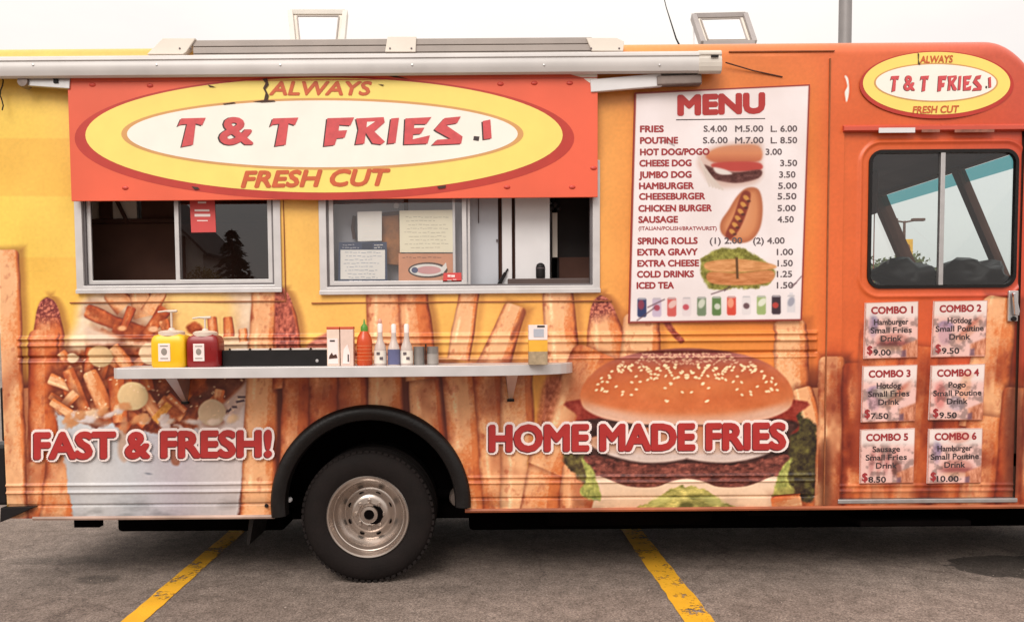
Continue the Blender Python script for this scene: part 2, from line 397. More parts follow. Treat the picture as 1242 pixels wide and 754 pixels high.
def art_truck(A):
    u, v = A.u, A.v
    # flat colour field: yellow at the rear, orange, then red at the cab
    base = grad(u + 26 * (fbm(u / 150, v / 120, 4, 2) - .5), [(0, (254, 220, 98)), (90, (254, 216, 102)), (330, (254, 206, 108)), (560, (253, 197, 104)), (735, (250, 182, 94)), (830, (240, 158, 72)), (985, (236, 136, 62)), (1010, (228, 110, 54)), (1100, (222, 100, 50)), (1242, (206, 82, 56))])
    top = grad(u, [(0, (236, 190, 96)), (700, (236, 168, 92)), (1000, (228, 118, 70)), (1242, (210, 96, 78))])
    k = sstep(150, 60, v)[:, None] * .75
    A.c[:] = base * (1 - k) + top * k
    # broad yellow bands in the print
    k = (sstep(2, -2, u - 104) * sstep(-2, 2, v - 168) * sstep(2, -2, v - 238) * .35 + sstep(2, -2, u - 340) * sstep(-2, 2, v - 312) * .30)[:, None]
    A.c[:] = A.c * (1 - k) + np.array((246, 178, 74), np.float32) * k
    k = (sstep(700, 760, u) * sstep(1002, 996, u) * sstep(400, 380, v) * .16)[:, None]
    A.c[:] = A.c * (1 - k) + np.array((222, 112, 52), np.float32) * k
    # deep warm ground behind the lower sticks
    k = sstep(440, 470, v + 18 * (fbm(u / 30, v / 30, 8, 2) - .5)) * sstep(1010, 990, u)
    A.put(np.arange(u.size), k, (104, 38, 20))
    k = sstep(425, 470, v + 40 * (fbm(u / 30, v / 30, 8, 2) - .5)) * sstep(990, 1005, u)
    A.put(np.arange(u.size), k * .9, (168, 74, 34))
    # --- rear sticks
    A.fry(34, 470, 52, 640, 44, 46, .5, 2, .2, red=.35)
    A.fry(62, 440, 40, 640, 36, 40, .45, 3, .1, red=.4)
    A.fry(86, 470, 70, 640, 40, 46, .2, 4, .4, red=.2)
    A.fry(57, 359, 62, 480, 40, 40, .35, 6, .1, tip='crust', red=.45)
    A.fry(54, 400, 52, 560, 38, 34, .55, 8, .1, shadow=0, red=.5)
    A.fry(6, 303, 14, 640, 34, 42, -.35, 1, .75)
    burn(A, np.flatnonzero((u < 120) & (v > 330)), 92, .55)
    # --- bowl of poutine
    cream = (244, 224, 208)
    A.poly([(92, 392), (98, 366), (128, 350), (170, 352), (200, 345), (250, 346), (330, 346), (335, 420), (322, 500), (300, 520), (90, 510), (72, 470), (80, 420)], lambda a, b, d: np.array((247, 226, 204), np.float32) + (fbm(a / 16, b / 16, 51, 3)[:, None] - .5) * np.array((26, 48, 70), np.float32), soft=9, alpha=.93)
    A.poly([(196, 352), (270, 350), (282, 400), (230, 420), (200, 400)], (252, 214, 132), soft=12, alpha=.9)
    for (a, b, c_, d, w, sd_) in ((132, 352, 152, 372, 22, 61), (168, 350, 176, 384, 24, 62), (196, 352, 180, 380, 18, 63)):
        A.fry(a, b, c_, d, w, w + 4, -.5, sd_, .8, shadow=.15)
    gravy = lambda a, b, d: np.array((172, 78, 34), np.float32)[None] + (fbm(a / 9, b / 9, 52, 4)[:, None] - .5) * np.array((150, 130, 96), np.float32)
    for n_, (a, b, c_, d, w) in enumerate(((104, 376, 150, 396, 19), (138, 394, 182, 406, 20), (160, 372, 150, 398, 12), (201, 374, 178, 406, 17), (198, 388, 206, 408, 13), (112, 404, 150, 412, 11))):
        A.fry(a, b, c_, d, w, w * .8, .7, 300 + n_, .1, shadow=.35, red=.5); A.poly([(a, b - 4), ((a + c_) / 2, (b + d) / 2 - 7), (c_ + 3, d), ((a + c_) / 2 - 3, (b + d) / 2 + 7)], gravy, soft=3, rough=4, alpha=.75, seed=n_)
    A.poly([(150, 398), (176, 396), (196, 404), (186, 416), (154, 412)], gravy, soft=5, rough=3, alpha=.8)
    A.poly([(226, 396), (236, 390), (246, 398), (240, 406), (230, 404)], gravy, soft=2.5, rough=1)
    A.poly([(104, 396), (126, 402), (150, 412), (130, 420), (108, 414)], (232, 208, 190), soft=5)
    for (a, b, h_) in ((257, 384, 24), (276, 384, 24), (294, 398, 16)):
        A.fry(a, b, a + 2, b + h_, 11, 12, .35, a, .3, shadow=.1)
    A.ell(148, 398, 5, 3, (240, 178, 130), soft=1.5); A.ell(186, 399, 6, 3.5, (244, 190, 150), soft=1.5)
    # gravy-soaked body of the bowl
    A.poly([(66, 446), (100, 424), (150, 420), (215, 424), (300, 430), (314, 450), (300, 492), (268, 512), (236, 520), (190, 524), (150, 520), (112, 506), (84, 486)], lambda a, b, d: np.array((150, 68, 32), np.float32)[None] + (fbm(a / 11, b / 11, 57, 4)[:, None] - .48) * np.array((190, 160, 120), np.float32), soft=6, rough=3)
    A.poly([(210, 446), (300, 446), (292, 470), (250, 486), (222, 474)], lambda a, b, d: np.array((92, 42, 28), np.float32)[None] + (fbm(a / 8, b / 8, 58, 3)[:, None] - .4) * 90, soft=6, alpha=.8)
    rp = random.Random(11)
    for n_ in range(46):
        cx = rp.uniform(70, 290); cy = rp.uniform(436, 512)
        if cx > 200 and cy < 480 and rp.random() < .75: continue
        an = rp.uniform(.5, 2.2) if rp.random() < .7 else rp.uniform(2.2, 3.0); ln = rp.uniform(14, 24) ; w = rp.uniform(10, 17)
        dx, dy = math.cos(an) * ln, math.sin(an) * ln
        if cy + abs(dy) > 522: continue
        A.fry(cx - dx, cy - dy, cx + dx, cy + dy, w, w, rp.choice((.0, .35, .7, .9)), 200 + n_, .25, shadow=.6, red=rp.choice((0, .2, .5)))
        if n_ % 3 == 0: A.poly([(cx - 12, cy - 6), (cx + 8, cy - 9), (cx + 14, cy + 6), (cx, cy + 14), (cx - 10, cy + 6)], gravy, soft=3.5, rough=3, alpha=.85, seed=n_)
    for n_, (a, b, c_, d, w, tn) in enumerate(((60, 458, 98, 474, 13, .0), (82, 448, 104, 500, 15, .4), (108, 450, 128, 496, 20, .1), (92, 476, 70, 500, 13, -.1), (140, 456, 146, 512, 22, .9), (62, 486, 92, 506, 11, -.1), (138, 420, 156, 446, 18, .3))):
        A.fry(a, b, c_, d, w, w, tn, 70 + n_, .25, shadow=.6)
    A.poly([(184, 506), (202, 487), (209, 492), (192, 514)], lambda a, b, d: np.array((232, 160, 70), np.float32)[None] + (fbm(a / 4, b / 4, 59, 2)[:, None] - .5) * 50, soft=1.2, smooth=False)
    # white of the cup, rim and front
    cup = lambda a, b, d: grad(a, [(70, (196, 202, 214)), (110, (214, 218, 226)), (160, (200, 206, 218)), (215, (196, 192, 208)), (250, (206, 204, 214)), (305, (222, 212, 214))]) * (1 - .05 * sstep(560, 620, b))[:, None]
    A.poly([(66, 498), (80, 506), (100, 512), (116, 520), (136, 512), (150, 526), (176, 522), (200, 528), (240, 520), (262, 516), (284, 512), (304, 474), (310, 488), (300, 540), (292, 600), (288, 640), (92, 640), (84, 600), (76, 545)], cup, soft=2.2, smooth=False, rough=2.5)
    A.poly([(240, 508), (262, 496), (292, 470), (306, 452), (310, 490), (300, 520), (250, 526)], (222, 206, 204), soft=3, alpha=.85)
    for (a, b, c_, d) in ((258, 506, 268, 500), (276, 498, 280, 494), (281, 492, 287, 492), (286, 486, 296, 484), (288, 480, 298, 480), (270, 502, 276, 496)):
        A.poly([(a, b), (c_, d), (c_ + 1, d + 2.4), (a + 1, b + 2.4)], (66, 44, 62), soft=1, smooth=False, alpha=.85)
    for (a, b, r, q, cc) in ((122, 432, 15, 13, (238, 206, 158)), (183, 429, 14, 13, (240, 214, 182)), (161, 480, 19, 17, (236, 208, 160)), (257, 500, 17, 16, (226, 200, 170)), (88, 434, 7, 6, (240, 214, 180))):
        A.ell(a + 2.5, b + 3, r, q, (110, 48, 22), soft=4, alpha=.45)
        A.ell(a, b, r, q, cc, soft=1.4, shade=.20, lump=.03, seed=int(a))
    rl = random.Random(21)
    for n_ in range(26):
        a = rl.uniform(70, 292); b_ = 506 + 10 * math.sin(a / 30) + rl.uniform(-6, 8)
        A.ell(a, b_, rl.uniform(5, 11), rl.uniform(3, 6), rl.choice(((236, 216, 204), (226, 214, 216), (240, 206, 170), (214, 150, 100))), rot=rl.uniform(-.6, .6), soft=2.2, lump=.35, seed=n_ + 3, alpha=.9, shade=.15)
    for n_ in range(70):
        a = rl.uniform(70, 300); b_ = rl.uniform(432, 506)
        A.ell(a, b_, rl.uniform(.8, 2.0), rl.uniform(.6, 1.2), (255, 226, 190), rot=rl.uniform(-1, 1), soft=.7, alpha=.7)
    A.poly([(146, 512), (154, 508), (154, 545), (156, 554), (150, 560), (143, 548)], (196, 150, 120), soft=3, alpha=.6)
    A.poly([(206, 520), (219, 520), (219, 558), (213, 564), (207, 556)], (150, 82, 56), soft=2, alpha=.8)
    A.ell(180, 574, 4, 1.2, (140, 146, 160), rot=.15, soft=1)
    # --- sticks around the bowl, towards the wheel
    A.fry(322, 352, 312, 640, 34, 42, -.2, 11, .35, red=.1)
    A.fry(344, 352, 352, 470, 22, 42, .5, 12, .2, tip='crust', red=.55)
    A.poly([(334, 352), (346, 352), (354, 374), (362, 410), (360, 440), (338, 440), (334, 400)], lambda a, b, d: np.array((176, 88, 72), np.float32)[None] + (fbm(a / 3.6, b / 5, 66, 3)[:, None] - .5) * np.array((150, 120, 100), np.float32), soft=2)
    A.poly([(372, 420), (400, 402), (425, 404), (430, 440), (370, 440)], lambda a, b, d: np.array((190, 110, 92), np.float32)[None] + (fbm(a / 9, b / 3, 67, 3)[:, None] - .5) * 90, soft=3)
    for n_, (a, b, c_, d, w0, w1, tn, rd) in enumerate(((362, 436, 352, 640, 34, 34, .35, .5), (394, 436, 392, 640, 36, 38, .4, .55), (428, 436, 428, 640, 34, 38, .05, .25), (536, 440, 560, 640, 26, 40, .3, .35), (466, 352, 470, 640, 44, 46, -.1, .15), (514, 440, 530, 640, 40, 46, .05, .25), (500, 352, 512, 460, 38, 40, .05, .25))):
        A.fry(a, b, c_, d, w0, w1, tn, 20 + n_, .15 + .2 * (n_ % 3), red=rd)
    A.poly([(533, 470), (540, 470), (552, 560), (548, 600), (542, 560)], (112, 44, 26), soft=3, alpha=.85)
    # --- middle sticks on the yellow
    A.fry(570, 350, 556, 436, 26, 28, -.5, 31, .6, shadow=.25)
    A.fry(626, 370, 596, 450, 27, 42, -.15, 32, .35, shadow=.35)
    A.poly([(634, 374), (638, 380), (630, 396), (622, 412), (619, 408), (628, 390)], (150, 78, 52), soft=2.0, alpha=.8)
    A.fry(676, 350, 684, 450, 36, 42, -.1, 33, .25, shadow=.3)
    A.fry(560, 440, 575, 640, 50, 48, .32, 34, .2, red=.2)
    A.fry(592, 440, 608, 640, 40, 40, .28, 35, .3, red=.3)
    A.fry(626, 440, 632, 640, 38, 50, -.35, 36, .5, red=.08)
    A.poly([(646, 456), (662, 456), (656, 520), (646, 575), (640, 560), (648, 510)], (246, 178, 82), soft=2)
    A.fry(664, 556, 652, 640, 40, 56, -.05, 37, .3, red=.15)
    A.fry(728, 357, 740, 450, 36, 58, .05, 38, .2, tip='crust', bend=0, red=.12)
    A.fry(726, 426, 664, 570, 60, 52, -.05, 39, .15, red=.15)
    A.poly([(660, 462), (682, 462), (672, 500), (660, 530), (650, 530)], lambda a, b, d: np.array((196, 108, 72), np.float32)[None] + (fbm(a / 4, b / 4, 68, 3)[:, None] - .5) * 100, soft=4, alpha=.8)
    A.fry(704, 560, 700, 640, 46, 50, .1, 40, .3, red=.3)
    burn(A, np.flatnonzero((u > 330) & (u < 1000) & (v > 425)), 93, .55)
    # --- behind the burger
    A.fry(778, 380, 776, 450, 44, 48, -.6, 41, .6, shadow=.25)
    A.poly([(803, 388), (812, 390), (820, 402), (829, 412), (824, 416), (812, 403)], lambda a, b, d: np.array((158, 70, 52), np.float32)[None] + (fbm(a / 3, b / 3, 69, 3)[:, None] - .5) * 90, soft=1.8)
    A.fry(958, 388, 962, 500, 40, 44, -.35, 42, .5, shadow=.3)
    A.fry(986, 470, 992, 640, 44, 46, .3, 43, .3, red=.35)
    A.fry(972, 470, 1006, 600, 26, 28, .05, 44, .5, red=.2)
    # --- burger (mirror-symmetric about 833)
    mx = 833.0
    def sym(pts): return pts + [(2 * mx - a, b) for a, b in reversed(pts)]
    A.poly(sym([(690, 545), (700, 510), (712, 492), (722, 560), (735, 600), (716, 596), (700, 580), (683, 566)]) if False else [(683, 552), (700, 512), (712, 500), (730, 560), (738, 604), (716, 592), (700, 578)], lambda a, b, d: np.array((84, 70, 40), np.float32)[None] + (fbm(a / 7, b / 7, 81, 4)[:, None] - .45) * np.array((120, 130, 60), np.float32), soft=2.5, rough=3)
    A.poly([(2 * mx - a, b) for a, b in [(676, 520), (690, 505), (704, 496), (730, 560), (738, 604), (700, 608), (676, 600)]], lambda a, b, d: np.array((66, 56, 32), np.float32)[None] + (fbm(a / 7, b / 7, 82, 4)[:, None] - .45) * np.array((130, 140, 60), np.float32), soft=2.5, rough=3)
    A.poly(sym([(704, 484), (700, 504), (698, 522), (720, 528), (770, 530), (833, 532)]), lambda a, b, d: np.array((150, 48, 34), np.float32)[None] + (fbm(a / 6, b / 6, 83, 3)[:, None] - .5) * 60, soft=2)
    A.poly(sym([(716, 508), (708, 530), (712, 556), (730, 574), (770, 584), (833, 582)]), lambda a, b, d: np.array((64, 30, 26), np.float32)[None] + (fbm(a / 8, b / 6, 84, 4)[:, None] - .5) * 70, soft=2.5)
    # lower bun / onion band behind the lettering
    A.poly(sym([(712, 532), (716, 540), (740, 552), (776, 560), (806, 560), (833, 556)])[:6] + [(2 * mx - a, b) for a, b in reversed([(712, 532), (716, 540), (740, 552), (776, 560), (806, 560), (833, 556)])] + [(900, 520), (833, 516), (766, 520)], lambda a, b, d: grad(b, [(516, (206, 128, 88)), (540, (222, 178, 150)), (552, (230, 214, 212)), (562, (216, 196, 190))]), soft=2)
    # patty
    A.poly([(711, 552), (709, 568), (726, 580), (764, 590), (800, 589), (833, 581), (866, 589), (902, 590), (940, 580), (957, 568), (955, 552), (928, 556), (890, 563), (833, 561), (776, 563), (738, 556)], lambda a, b, d: np.array((112, 56, 48), np.float32)[None] + (fbm(a / 6, b / 4, 85, 4)[:, None] - .46) * np.array((150, 104, 90), np.float32), soft=1.6, rough=2)
    # cheese drape and lettuce at the bottom
    A.poly([(722, 577), (760, 589), (794, 590), (814, 583), (833, 580), (852, 583), (872, 590), (906, 589), (944, 577), (950, 606), (938, 645), (730, 645), (720, 606)], lambda a, b, d: grad(b, [(577, (250, 224, 204)), (596, (246, 216, 188)), (616, (232, 194, 162))]), soft=1.5)
    A.poly([(768, 645), (770, 618), (790, 608), (808, 595), (833, 589), (858, 595), (876, 608), (896, 618), (898, 645)], lambda a, b, d: np.array((186, 178, 98), np.float32)[None] + (fbm(a / 10, b / 5, 86, 4)[:, None] - .5) * np.array((200, 180, 130), np.float32), soft=1.6, rough=3)
    for a in (800, 866): A.ell(a, 607, 14, 5, (204, 204, 124), rot=.3 if a > mx else -.3, soft=3, alpha=.7)
    A.ell(833, 614, 9, 6, (86, 84, 30), soft=3, alpha=.8)
    for sg in (-1, 1):
        A.poly([(mx + sg * a, b) for a, b in ((128, 556), (116, 566), (108, 586), (104, 604), (116, 606), (130, 596), (122, 580))], lambda a, b, d: np.array((176, 180, 96), np.float32)[None] + (fbm(a / 5, b / 6, 87, 3)[:, None] - .5) * np.array((120, 110, 70), np.float32), soft=2, rough=2)
    A.fry(936, 612, 972, 606, 20, 18, .2, 46, .3, red=.4, shadow=.2)
    # top bun
    bun = sym([(704, 484), (706, 470), (716, 455), (736, 440), (768, 429), (800, 424), (833, 422)])[:7] + [(866, 424), (898, 429), (930, 440), (950, 455), (960, 470), (962, 484), (955, 497), (930, 508), (890, 514), (833, 515), (776, 514), (736, 508), (711, 497)]
    def bunc(a, b, d):
        c = grad(b + 3 * np.abs((a - mx) / 130) ** 2 * 3, [(420, (132, 68, 68)), (434, (166, 92, 84)), (448, (192, 100, 66)), (470, (204, 102, 52)), (494, (210, 112, 60)), (505, (216, 132, 84))])
        p = sstep(2, 17, d - 10 * sstep(480, 500, b) * np.abs((a - mx) / 130) ** 2)
        side = sstep(.55, 1.05, np.abs((a - mx) / 130)) * sstep(440, 500, b)
        rim = np.clip((1 - p) * sstep(478, 502, b), 0, 1) * .85
        c = c + (fbm(a / 12, b / 12, 88, 3)[:, None] - .5) * 22
        c = c * (1 - .35 * side[:, None]) + np.array((226, 158, 116), np.float32) * .35 * side[:, None]
        pk = sstep(.7, 1.0, np.abs((a - mx) / 130)) * sstep(475, 440, b) * .6
        c = c * (1 - pk[:, None]) + np.array((206, 140, 116), np.float32) * pk[:, None]
        return c * (1 - rim[:, None]) + np.array((228, 190, 172), np.float32) * rim[:, None]
    A.poly(bun, bunc, soft=1.8)
    A.ell(806, 470, 44, 14, (240, 158, 96), soft=14, alpha=.40); A.ell(880, 466, 30, 10, (240, 160, 100), soft=10, alpha=.30)
    rs = random.Random(5)
    for n_ in range(190):
        y = 428 + abs(rs.gauss(0, 1)) * 14 if n_ < 140 else rs.uniform(436, 492)
        hw = 118 * math.sqrt(max(0, 1 - ((488 - y) / 66) ** 2)) if y < 488 else 110
        x = rs.uniform(0, 1) * hw
        if y > 475 and n_ % 4: continue
        if y > 500: continue
        far = y < 442
        for sg in (-1, 1):
            A.ell(mx + sg * x, y, 2.0 if not far else 1.7, 1.25 if not far else .9, (250, 226, 186) if not far else (226, 178, 150), rot=sg * rs.uniform(-.9, .9), soft=.8, alpha=.95 if not far else .75)
    # --- cab door: the soft out-of-focus sticks
    for n_, (a, b, c_, d, w0, w1, tn, rd, al) in enumerate(((1010, 432, 1012, 640, 34, 50, -.3, .1, .95), (1040, 440, 1040, 640, 34, 40, .9, .6, .9), (1068, 395, 1066, 640, 50, 44, .5, .4, .55), (1122, 420, 1100, 640, 40, 52, .6, .4, .6), (1160, 460, 1150, 640, 44, 48, .8, .5, .6), (1216, 360, 1192, 520, 44, 56, -.45, .05, .95), (1204, 505, 1186, 640, 56, 52, .5, .35, .9), (1236, 470, 1226, 640, 36, 40, .9, .6, .95), (1262, 380, 1256, 640, 34, 40, .3, .4, .9))):
        keep = A.c.copy()
        A.fry(a, b, c_, d, w0, w1, tn, 50 + n_, .3, red=rd, shadow=.6)
        A.c = keep * (1 - al) + A.c * al
    burn(A, np.flatnonzero((u > 992) & (v > 410)), 94, .95)
    A.poly([(1222, 480), (1238, 470), (1242, 540), (1232, 600), (1222, 590)], (92, 40, 30), soft=8, alpha=.75)
    A.poly([(994, 545), (1006, 540), (1006, 625), (994, 625)], (92, 44, 26), soft=6, alpha=.7)
    A.poly([(1040, 450), (1050, 455), (1046, 560), (1036, 560)], (166, 70, 44), soft=6, alpha=.6)
    # small wear: scuffs in the vinyl, splashed dirt along the foot
    dk = sstep(.40, .75, fbm(u / 40, v / 16, 95, 4)) * sstep(585, 625, v) * .22; A.c *= (1 - dk)[:, None] * np.array((1, .97, .94), np.float32)
    n = fbm(u / 3.1, v / 3.1, 91, 3); A.c *= (1 + .05 * (n - .5))[:, None]
    A.poly([(1025, 92), (1029, 96), (1030, 112), (1027, 124), (1025, 112), (1028, 104)], (240, 226, 214), soft=.8)

def art_menu(A):
    u, v = A.u, A.v
    A.c[:] = np.array((246, 236, 238), np.float32) * (1 + .02 * (fbm(u / 30, v / 30, 5, 2) - .5))[:, None]
    # hamburger picture
    A.poly([(846, 196), (856, 182), (880, 174), (922, 172), (924, 200), (924, 214), (912, 224), (880, 228), (862, 222), (852, 210)], (214, 180, 168), soft=5, alpha=.8)
    A.poly([(856, 190), (868, 180), (892, 176), (920, 177), (923, 194), (900, 198), (870, 198)], lambda a, b, d: grad(b, [(174, (206, 142, 110)), (186, (216, 138, 96)), (198, (186, 96, 66))]), soft=2)
    A.poly([(866, 198), (900, 196), (922, 198), (922, 206), (890, 208), (866, 204)], (190, 70, 62), soft=1.5)
    A.poly([(854, 200), (866, 204), (892, 209), (922, 206), (920, 216), (894, 222), (868, 218), (856, 210)], lambda a, b, d: np.array((92, 46, 42), np.float32)[None] + (fbm(a / 4, b / 3, 6, 3)[:, None] - .5) * 80, soft=1.5)
    A.poly([(866, 203), (880, 206), (888, 211), (876, 212), (868, 209)], (236, 226, 222), soft=1.5)
    for k in range(5): A.poly([(846 + k * 3, 190 + k * 5), (848 + k * 3, 190 + k * 5), (862 + k * 4, 226 + k), (860 + k * 4, 227 + k)], (222, 208, 200), soft=1, smooth=False)
    # hot dog picture
    A.poly([(894, 238), (906, 228), (920, 230), (925, 250), (922, 276), (910, 292), (892, 294), (876, 284), (874, 270), (884, 254)], lambda a, b, d: grad(d, [(0, (176, 96, 60)), (8, (214, 140, 94)), (20, (220, 152, 108))]), soft=1.6)
    A.poly([(900, 234), (910, 234), (908, 250), (898, 276), (886, 290), (880, 284), (890, 262)], (132, 50, 34), soft=1.5)
    for k in range(6): A.ell(905 - k * 3.4, 240 + k * 8.2, 4.2, 2.6, (220, 160, 80), rot=.7, soft=1, alpha=.9); A.ell(908 - k * 3.4, 244 + k * 8, 2.4, 1.6, (70, 26, 20), soft=1, alpha=.8)
    # spring rolls picture on lettuce
    A.poly([(850, 318), (860, 306), (880, 301), (904, 302), (918, 310), (932, 320), (940, 332), (930, 346), (900, 350), (866, 350), (852, 340)], lambda a, b, d: np.array((132, 128, 52), np.float32)[None] + (fbm(a / 4, b / 4, 9, 3)[:, None] - .5) * np.array((130, 130, 90), np.float32), soft=1.6, rough=3)
    A.poly([(857, 318), (896, 314), (936, 320), (938, 326), (896, 330), (860, 328)], lambda a, b, d: np.array((216, 150, 94), np.float32)[None] + (fbm(a / 9, b / 2, 10, 3)[:, None] - .5) * 60, soft=1.2)
    A.poly([(860, 330), (896, 331), (936, 328), (934, 342), (898, 346), (862, 343)], lambda a, b, d: np.array((206, 132, 80), np.float32)[None] + (fbm(a / 9, b / 2, 11, 3)[:, None] - .5) * 60, soft=1.2)
    A.poly([(892, 312), (895, 312), (896, 338), (893, 338)], (92, 60, 30), soft=.8, smooth=False)
    # drink cans
    cans = (((46, 58, 104), (150, 60, 80)), ((206, 190, 214), (170, 60, 80)), ((216, 96, 90), (240, 210, 204)), ((236, 224, 228), (200, 70, 84)), ((120, 140, 110), (226, 230, 216)), ((96, 130, 74), (228, 230, 222)), ((220, 74, 56), (244, 170, 140)), ((232, 224, 226), (90, 60, 66)), ((160, 182, 116), (238, 240, 226)), ((60, 44, 54), (206, 70, 60)), ((226, 222, 228), (160, 160, 176)))
    for k, (c1, c2) in enumerate(cans):
        x = 778.6 + k * 18.1; y0 = 361.5 - k * .38
        A.poly([(x - 5.4, y0 + 1.5), (x - 4, y0), (x + 4, y0), (x + 5.4, y0 + 1.5), (x + 5.6, y0 + 21), (x + 4, y0 + 23), (x - 4, y0 + 23), (x - 5.6, y0 + 21)] if k < 10 else [(x - 2, y0 - 3), (x + 2, y0 - 3), (x + 3, y0 + 3), (x + 5, y0 + 6), (x + 5, y0 + 21), (x - 5, y0 + 21), (x - 5, y0 + 6), (x - 3, y0 + 3)], c1, soft=.9, smooth=False)
        A.ell(x + (k % 3 - 1), y0 + 8 + (k % 2) * 4, 3.8, 3.6 if k % 2 else 6, c2, soft=1, rot=.4 * (k % 3), alpha=.9)
        A.poly([(x - 4, y0), (x + 4, y0), (x + 4.6, y0 + 2), (x - 4.6, y0 + 2)], (196, 192, 198), soft=.6, smooth=False, alpha=.8)
    # tears in the vinyl
    for (a, b, c_, d) in ((772, 388, 794, 372), (785, 372, 806, 362), (862, 356, 880, 350), (878, 352, 886, 346), (800, 172, 812, 168), (804, 170, 818, 176), (960, 348, 972, 334), (958, 346, 966, 342)):
        A.poly([(a, b), (c_, d), (c_ + .6, d + 1.6), (a + .6, b + 1.6)], (96, 66, 74), soft=.8, smooth=False, alpha=.7)
    i, d = A.sd([(770.5, 113), (982, 103), (972, 388), (763, 391)], 20)
    A.put(i, sstep(-1.9, -.9, d), (150, 62, 48))

def art_combo(A, q, kind):
    u, v = A.u, A.v
    A.c[:] = np.array((244, 228, 224), np.float32)
    x0 = q[0][0]; y0 = q[0][1]
    def e(a, b, rx, ry, c, **k): A.ell(x0 + a, y0 + b, rx, ry, c, soft=2.2, lump=.10, **k)
    if kind in (1, 6):     # hamburger and a drink, washed out under the words
        e(34, 46, 20, 9, (206, 160, 150), alpha=.8); e(34, 50, 19, 4, (150, 84, 84), alpha=.8); e(34, 55, 17, 3, (226, 200, 170), alpha=.8)
        e(9, 28, 5, 13, (176, 168, 200), alpha=.8); e(12, 24, 4, 6, (120, 120, 164), alpha=.6); e(36, 10, 14, 7, (232, 150, 130), alpha=.55 if kind == 6 else 0.0)
    elif kind == 4:        # drink and a corn dog
        e(10, 36, 7, 16, (222, 150, 146), alpha=.8); e(40, 28, 7, 18, (232, 196, 166), alpha=.8, rot=.2); e(30, 46, 10, 9, (196, 200, 220), alpha=.7)
        e(42, 12, 9, 4, (226, 150, 120), alpha=.5)
    elif kind == 5:
        for k in range(4): e(14 + k * 9, 38, 3.4, 15, (220, 164, 158) if k % 2 else (196, 140, 140), alpha=.7, rot=.15)
        e(44, 48, 6, 9, (120, 70, 62), alpha=.7)
    else:                  # frankfurter and a drink
        e(14, 30, 9, 6, (150, 148, 196), alpha=.85); e(13, 40, 8, 14, (206, 184, 206), alpha=.7); e(42, 36, 20, 6, (222, 190, 170), alpha=.85, rot=-.75)
        e(44, 30, 16, 2.6, (192, 110, 90), alpha=.6, rot=-.75)
        if kind == 3: e(26, 32, 14, 8, (206, 214, 196), alpha=.7)
    A.c *= (1 - .30 * sstep(.46, .70, fbm(u / 7, v / 7, 40 + kind, 3)) * sstep(y0 + 14, y0 + 22, v))[:, None] * np.array((1, .86, .84), np.float32) ** (sstep(y0 + 14, y0 + 24, v) * .9)[:, None]
    # fries box in the lower corner
    A.poly([(x0 + 44, y0 + 52), (x0 + 64, y0 + 44), (x0 + 64, y0 + 66), (x0 + 44, y0 + 66)], lambda a, b, d: np.array((206, 130, 96), np.float32)[None] + (fbm(a / 2.4, b / 6, kind, 3)[:, None] - .5) * np.array((120, 130, 130), np.float32), soft=2, smooth=False, alpha=.9)
    A.poly([(x0 + 44, y0 + 58), (x0 + 49, y0 + 57), (x0 + 49, y0 + 66), (x0 + 43, y0 + 66)], (92, 70, 100), soft=1.5, smooth=False, alpha=.7)
    i, d = A.sd(q, 20)
    A.put(i, sstep(-1.1, -.3, d) * .8, (176, 96, 70))
# ------------------------------------------------------------------ materials
M = {}
M['wrap'] = printmat('printed_wrap'); M['board'] = printmat('printed_board', .45, .35)
M['alu'] = mat('brushed_aluminium', (206, 203, 203), .34, .85, .08, 14)
M['frame'] = mat('window_aluminium', (214, 210, 210), .38, .35, .06, 10)
M['steel'] = mat('rim_steel', (206, 193, 184), .27, .92, .06, 4)
M['white'] = mat('white_enamel', (228, 226, 228), .32, 0, .05, 5)
M['cream'] = mat('cream_paint', (236, 226, 214), .5, 0, .05, 4)
M['greyp'] = mat('grey_paint', (168, 166, 174), .5, 0, .08, 4)
M['black'] = mat('black_rubber', (18, 14, 14), .42, 0, .25, 12, .2, 60, spec=.3)
M['tyre'] = mat('tyre_rubber', (28, 22, 21), .78, 0, .22, 10, .25, 90, spec=.18)
M['under'] = mat('undercoat', (10, 7, 7), .9, 0, .3, 6, spec=.03)
M['darkin'] = mat('dark_interior', (96, 68, 58), .8, 0, .15, 5, spec=.1)
M['brownin'] = mat('brown_interior', (84, 58, 50), .8, 0, .2, 5, spec=.15)
M['blackpl'] = mat('black_plastic', (24, 20, 21), .5, 0, .15, 20, spec=.25)
M['seam'] = mat('seam_gap', (150, 84, 46), .8, 0, .2, 20)
M['red'] = mat('red_lettering', (178, 42, 40), .42, 0, .06, 12)
M['wht'] = mat('white_vinyl', (250, 232, 228), .42, 0, .03, 12)
M['darkred'] = mat('dark_red_lettering', (160, 44, 48), .5, 0, .08, 20)
M['ink'] = mat('black_ink', (58, 44, 46), .6, 0, .15, 30)
M['greyink'] = mat('grey_ink', (96, 82, 86), .6, 0, .15, 30)
M['roofw'] = mat('roof_white', (226, 220, 210), .5, 0, .08, 3)
M['orangep'] = mat('orange_paint', (224, 108, 62), .4, 0, .08, 3)
M['redp'] = mat('cab_red_paint', (206, 84, 64), .38, 0, .08, 3)
M['yellowp'] = mat('yellow_paint', (250, 204, 88), .42, 0, .06, 3)
M['clear'] = glass('window_glass', (.96, .965, .97), 1.5)
M['winglass'] = glass('tinted_window_glass', (.50, .48, .48), 1.52)
M['cabglass'] = glass('cab_glass', (.92, .95, .95), 1.42)
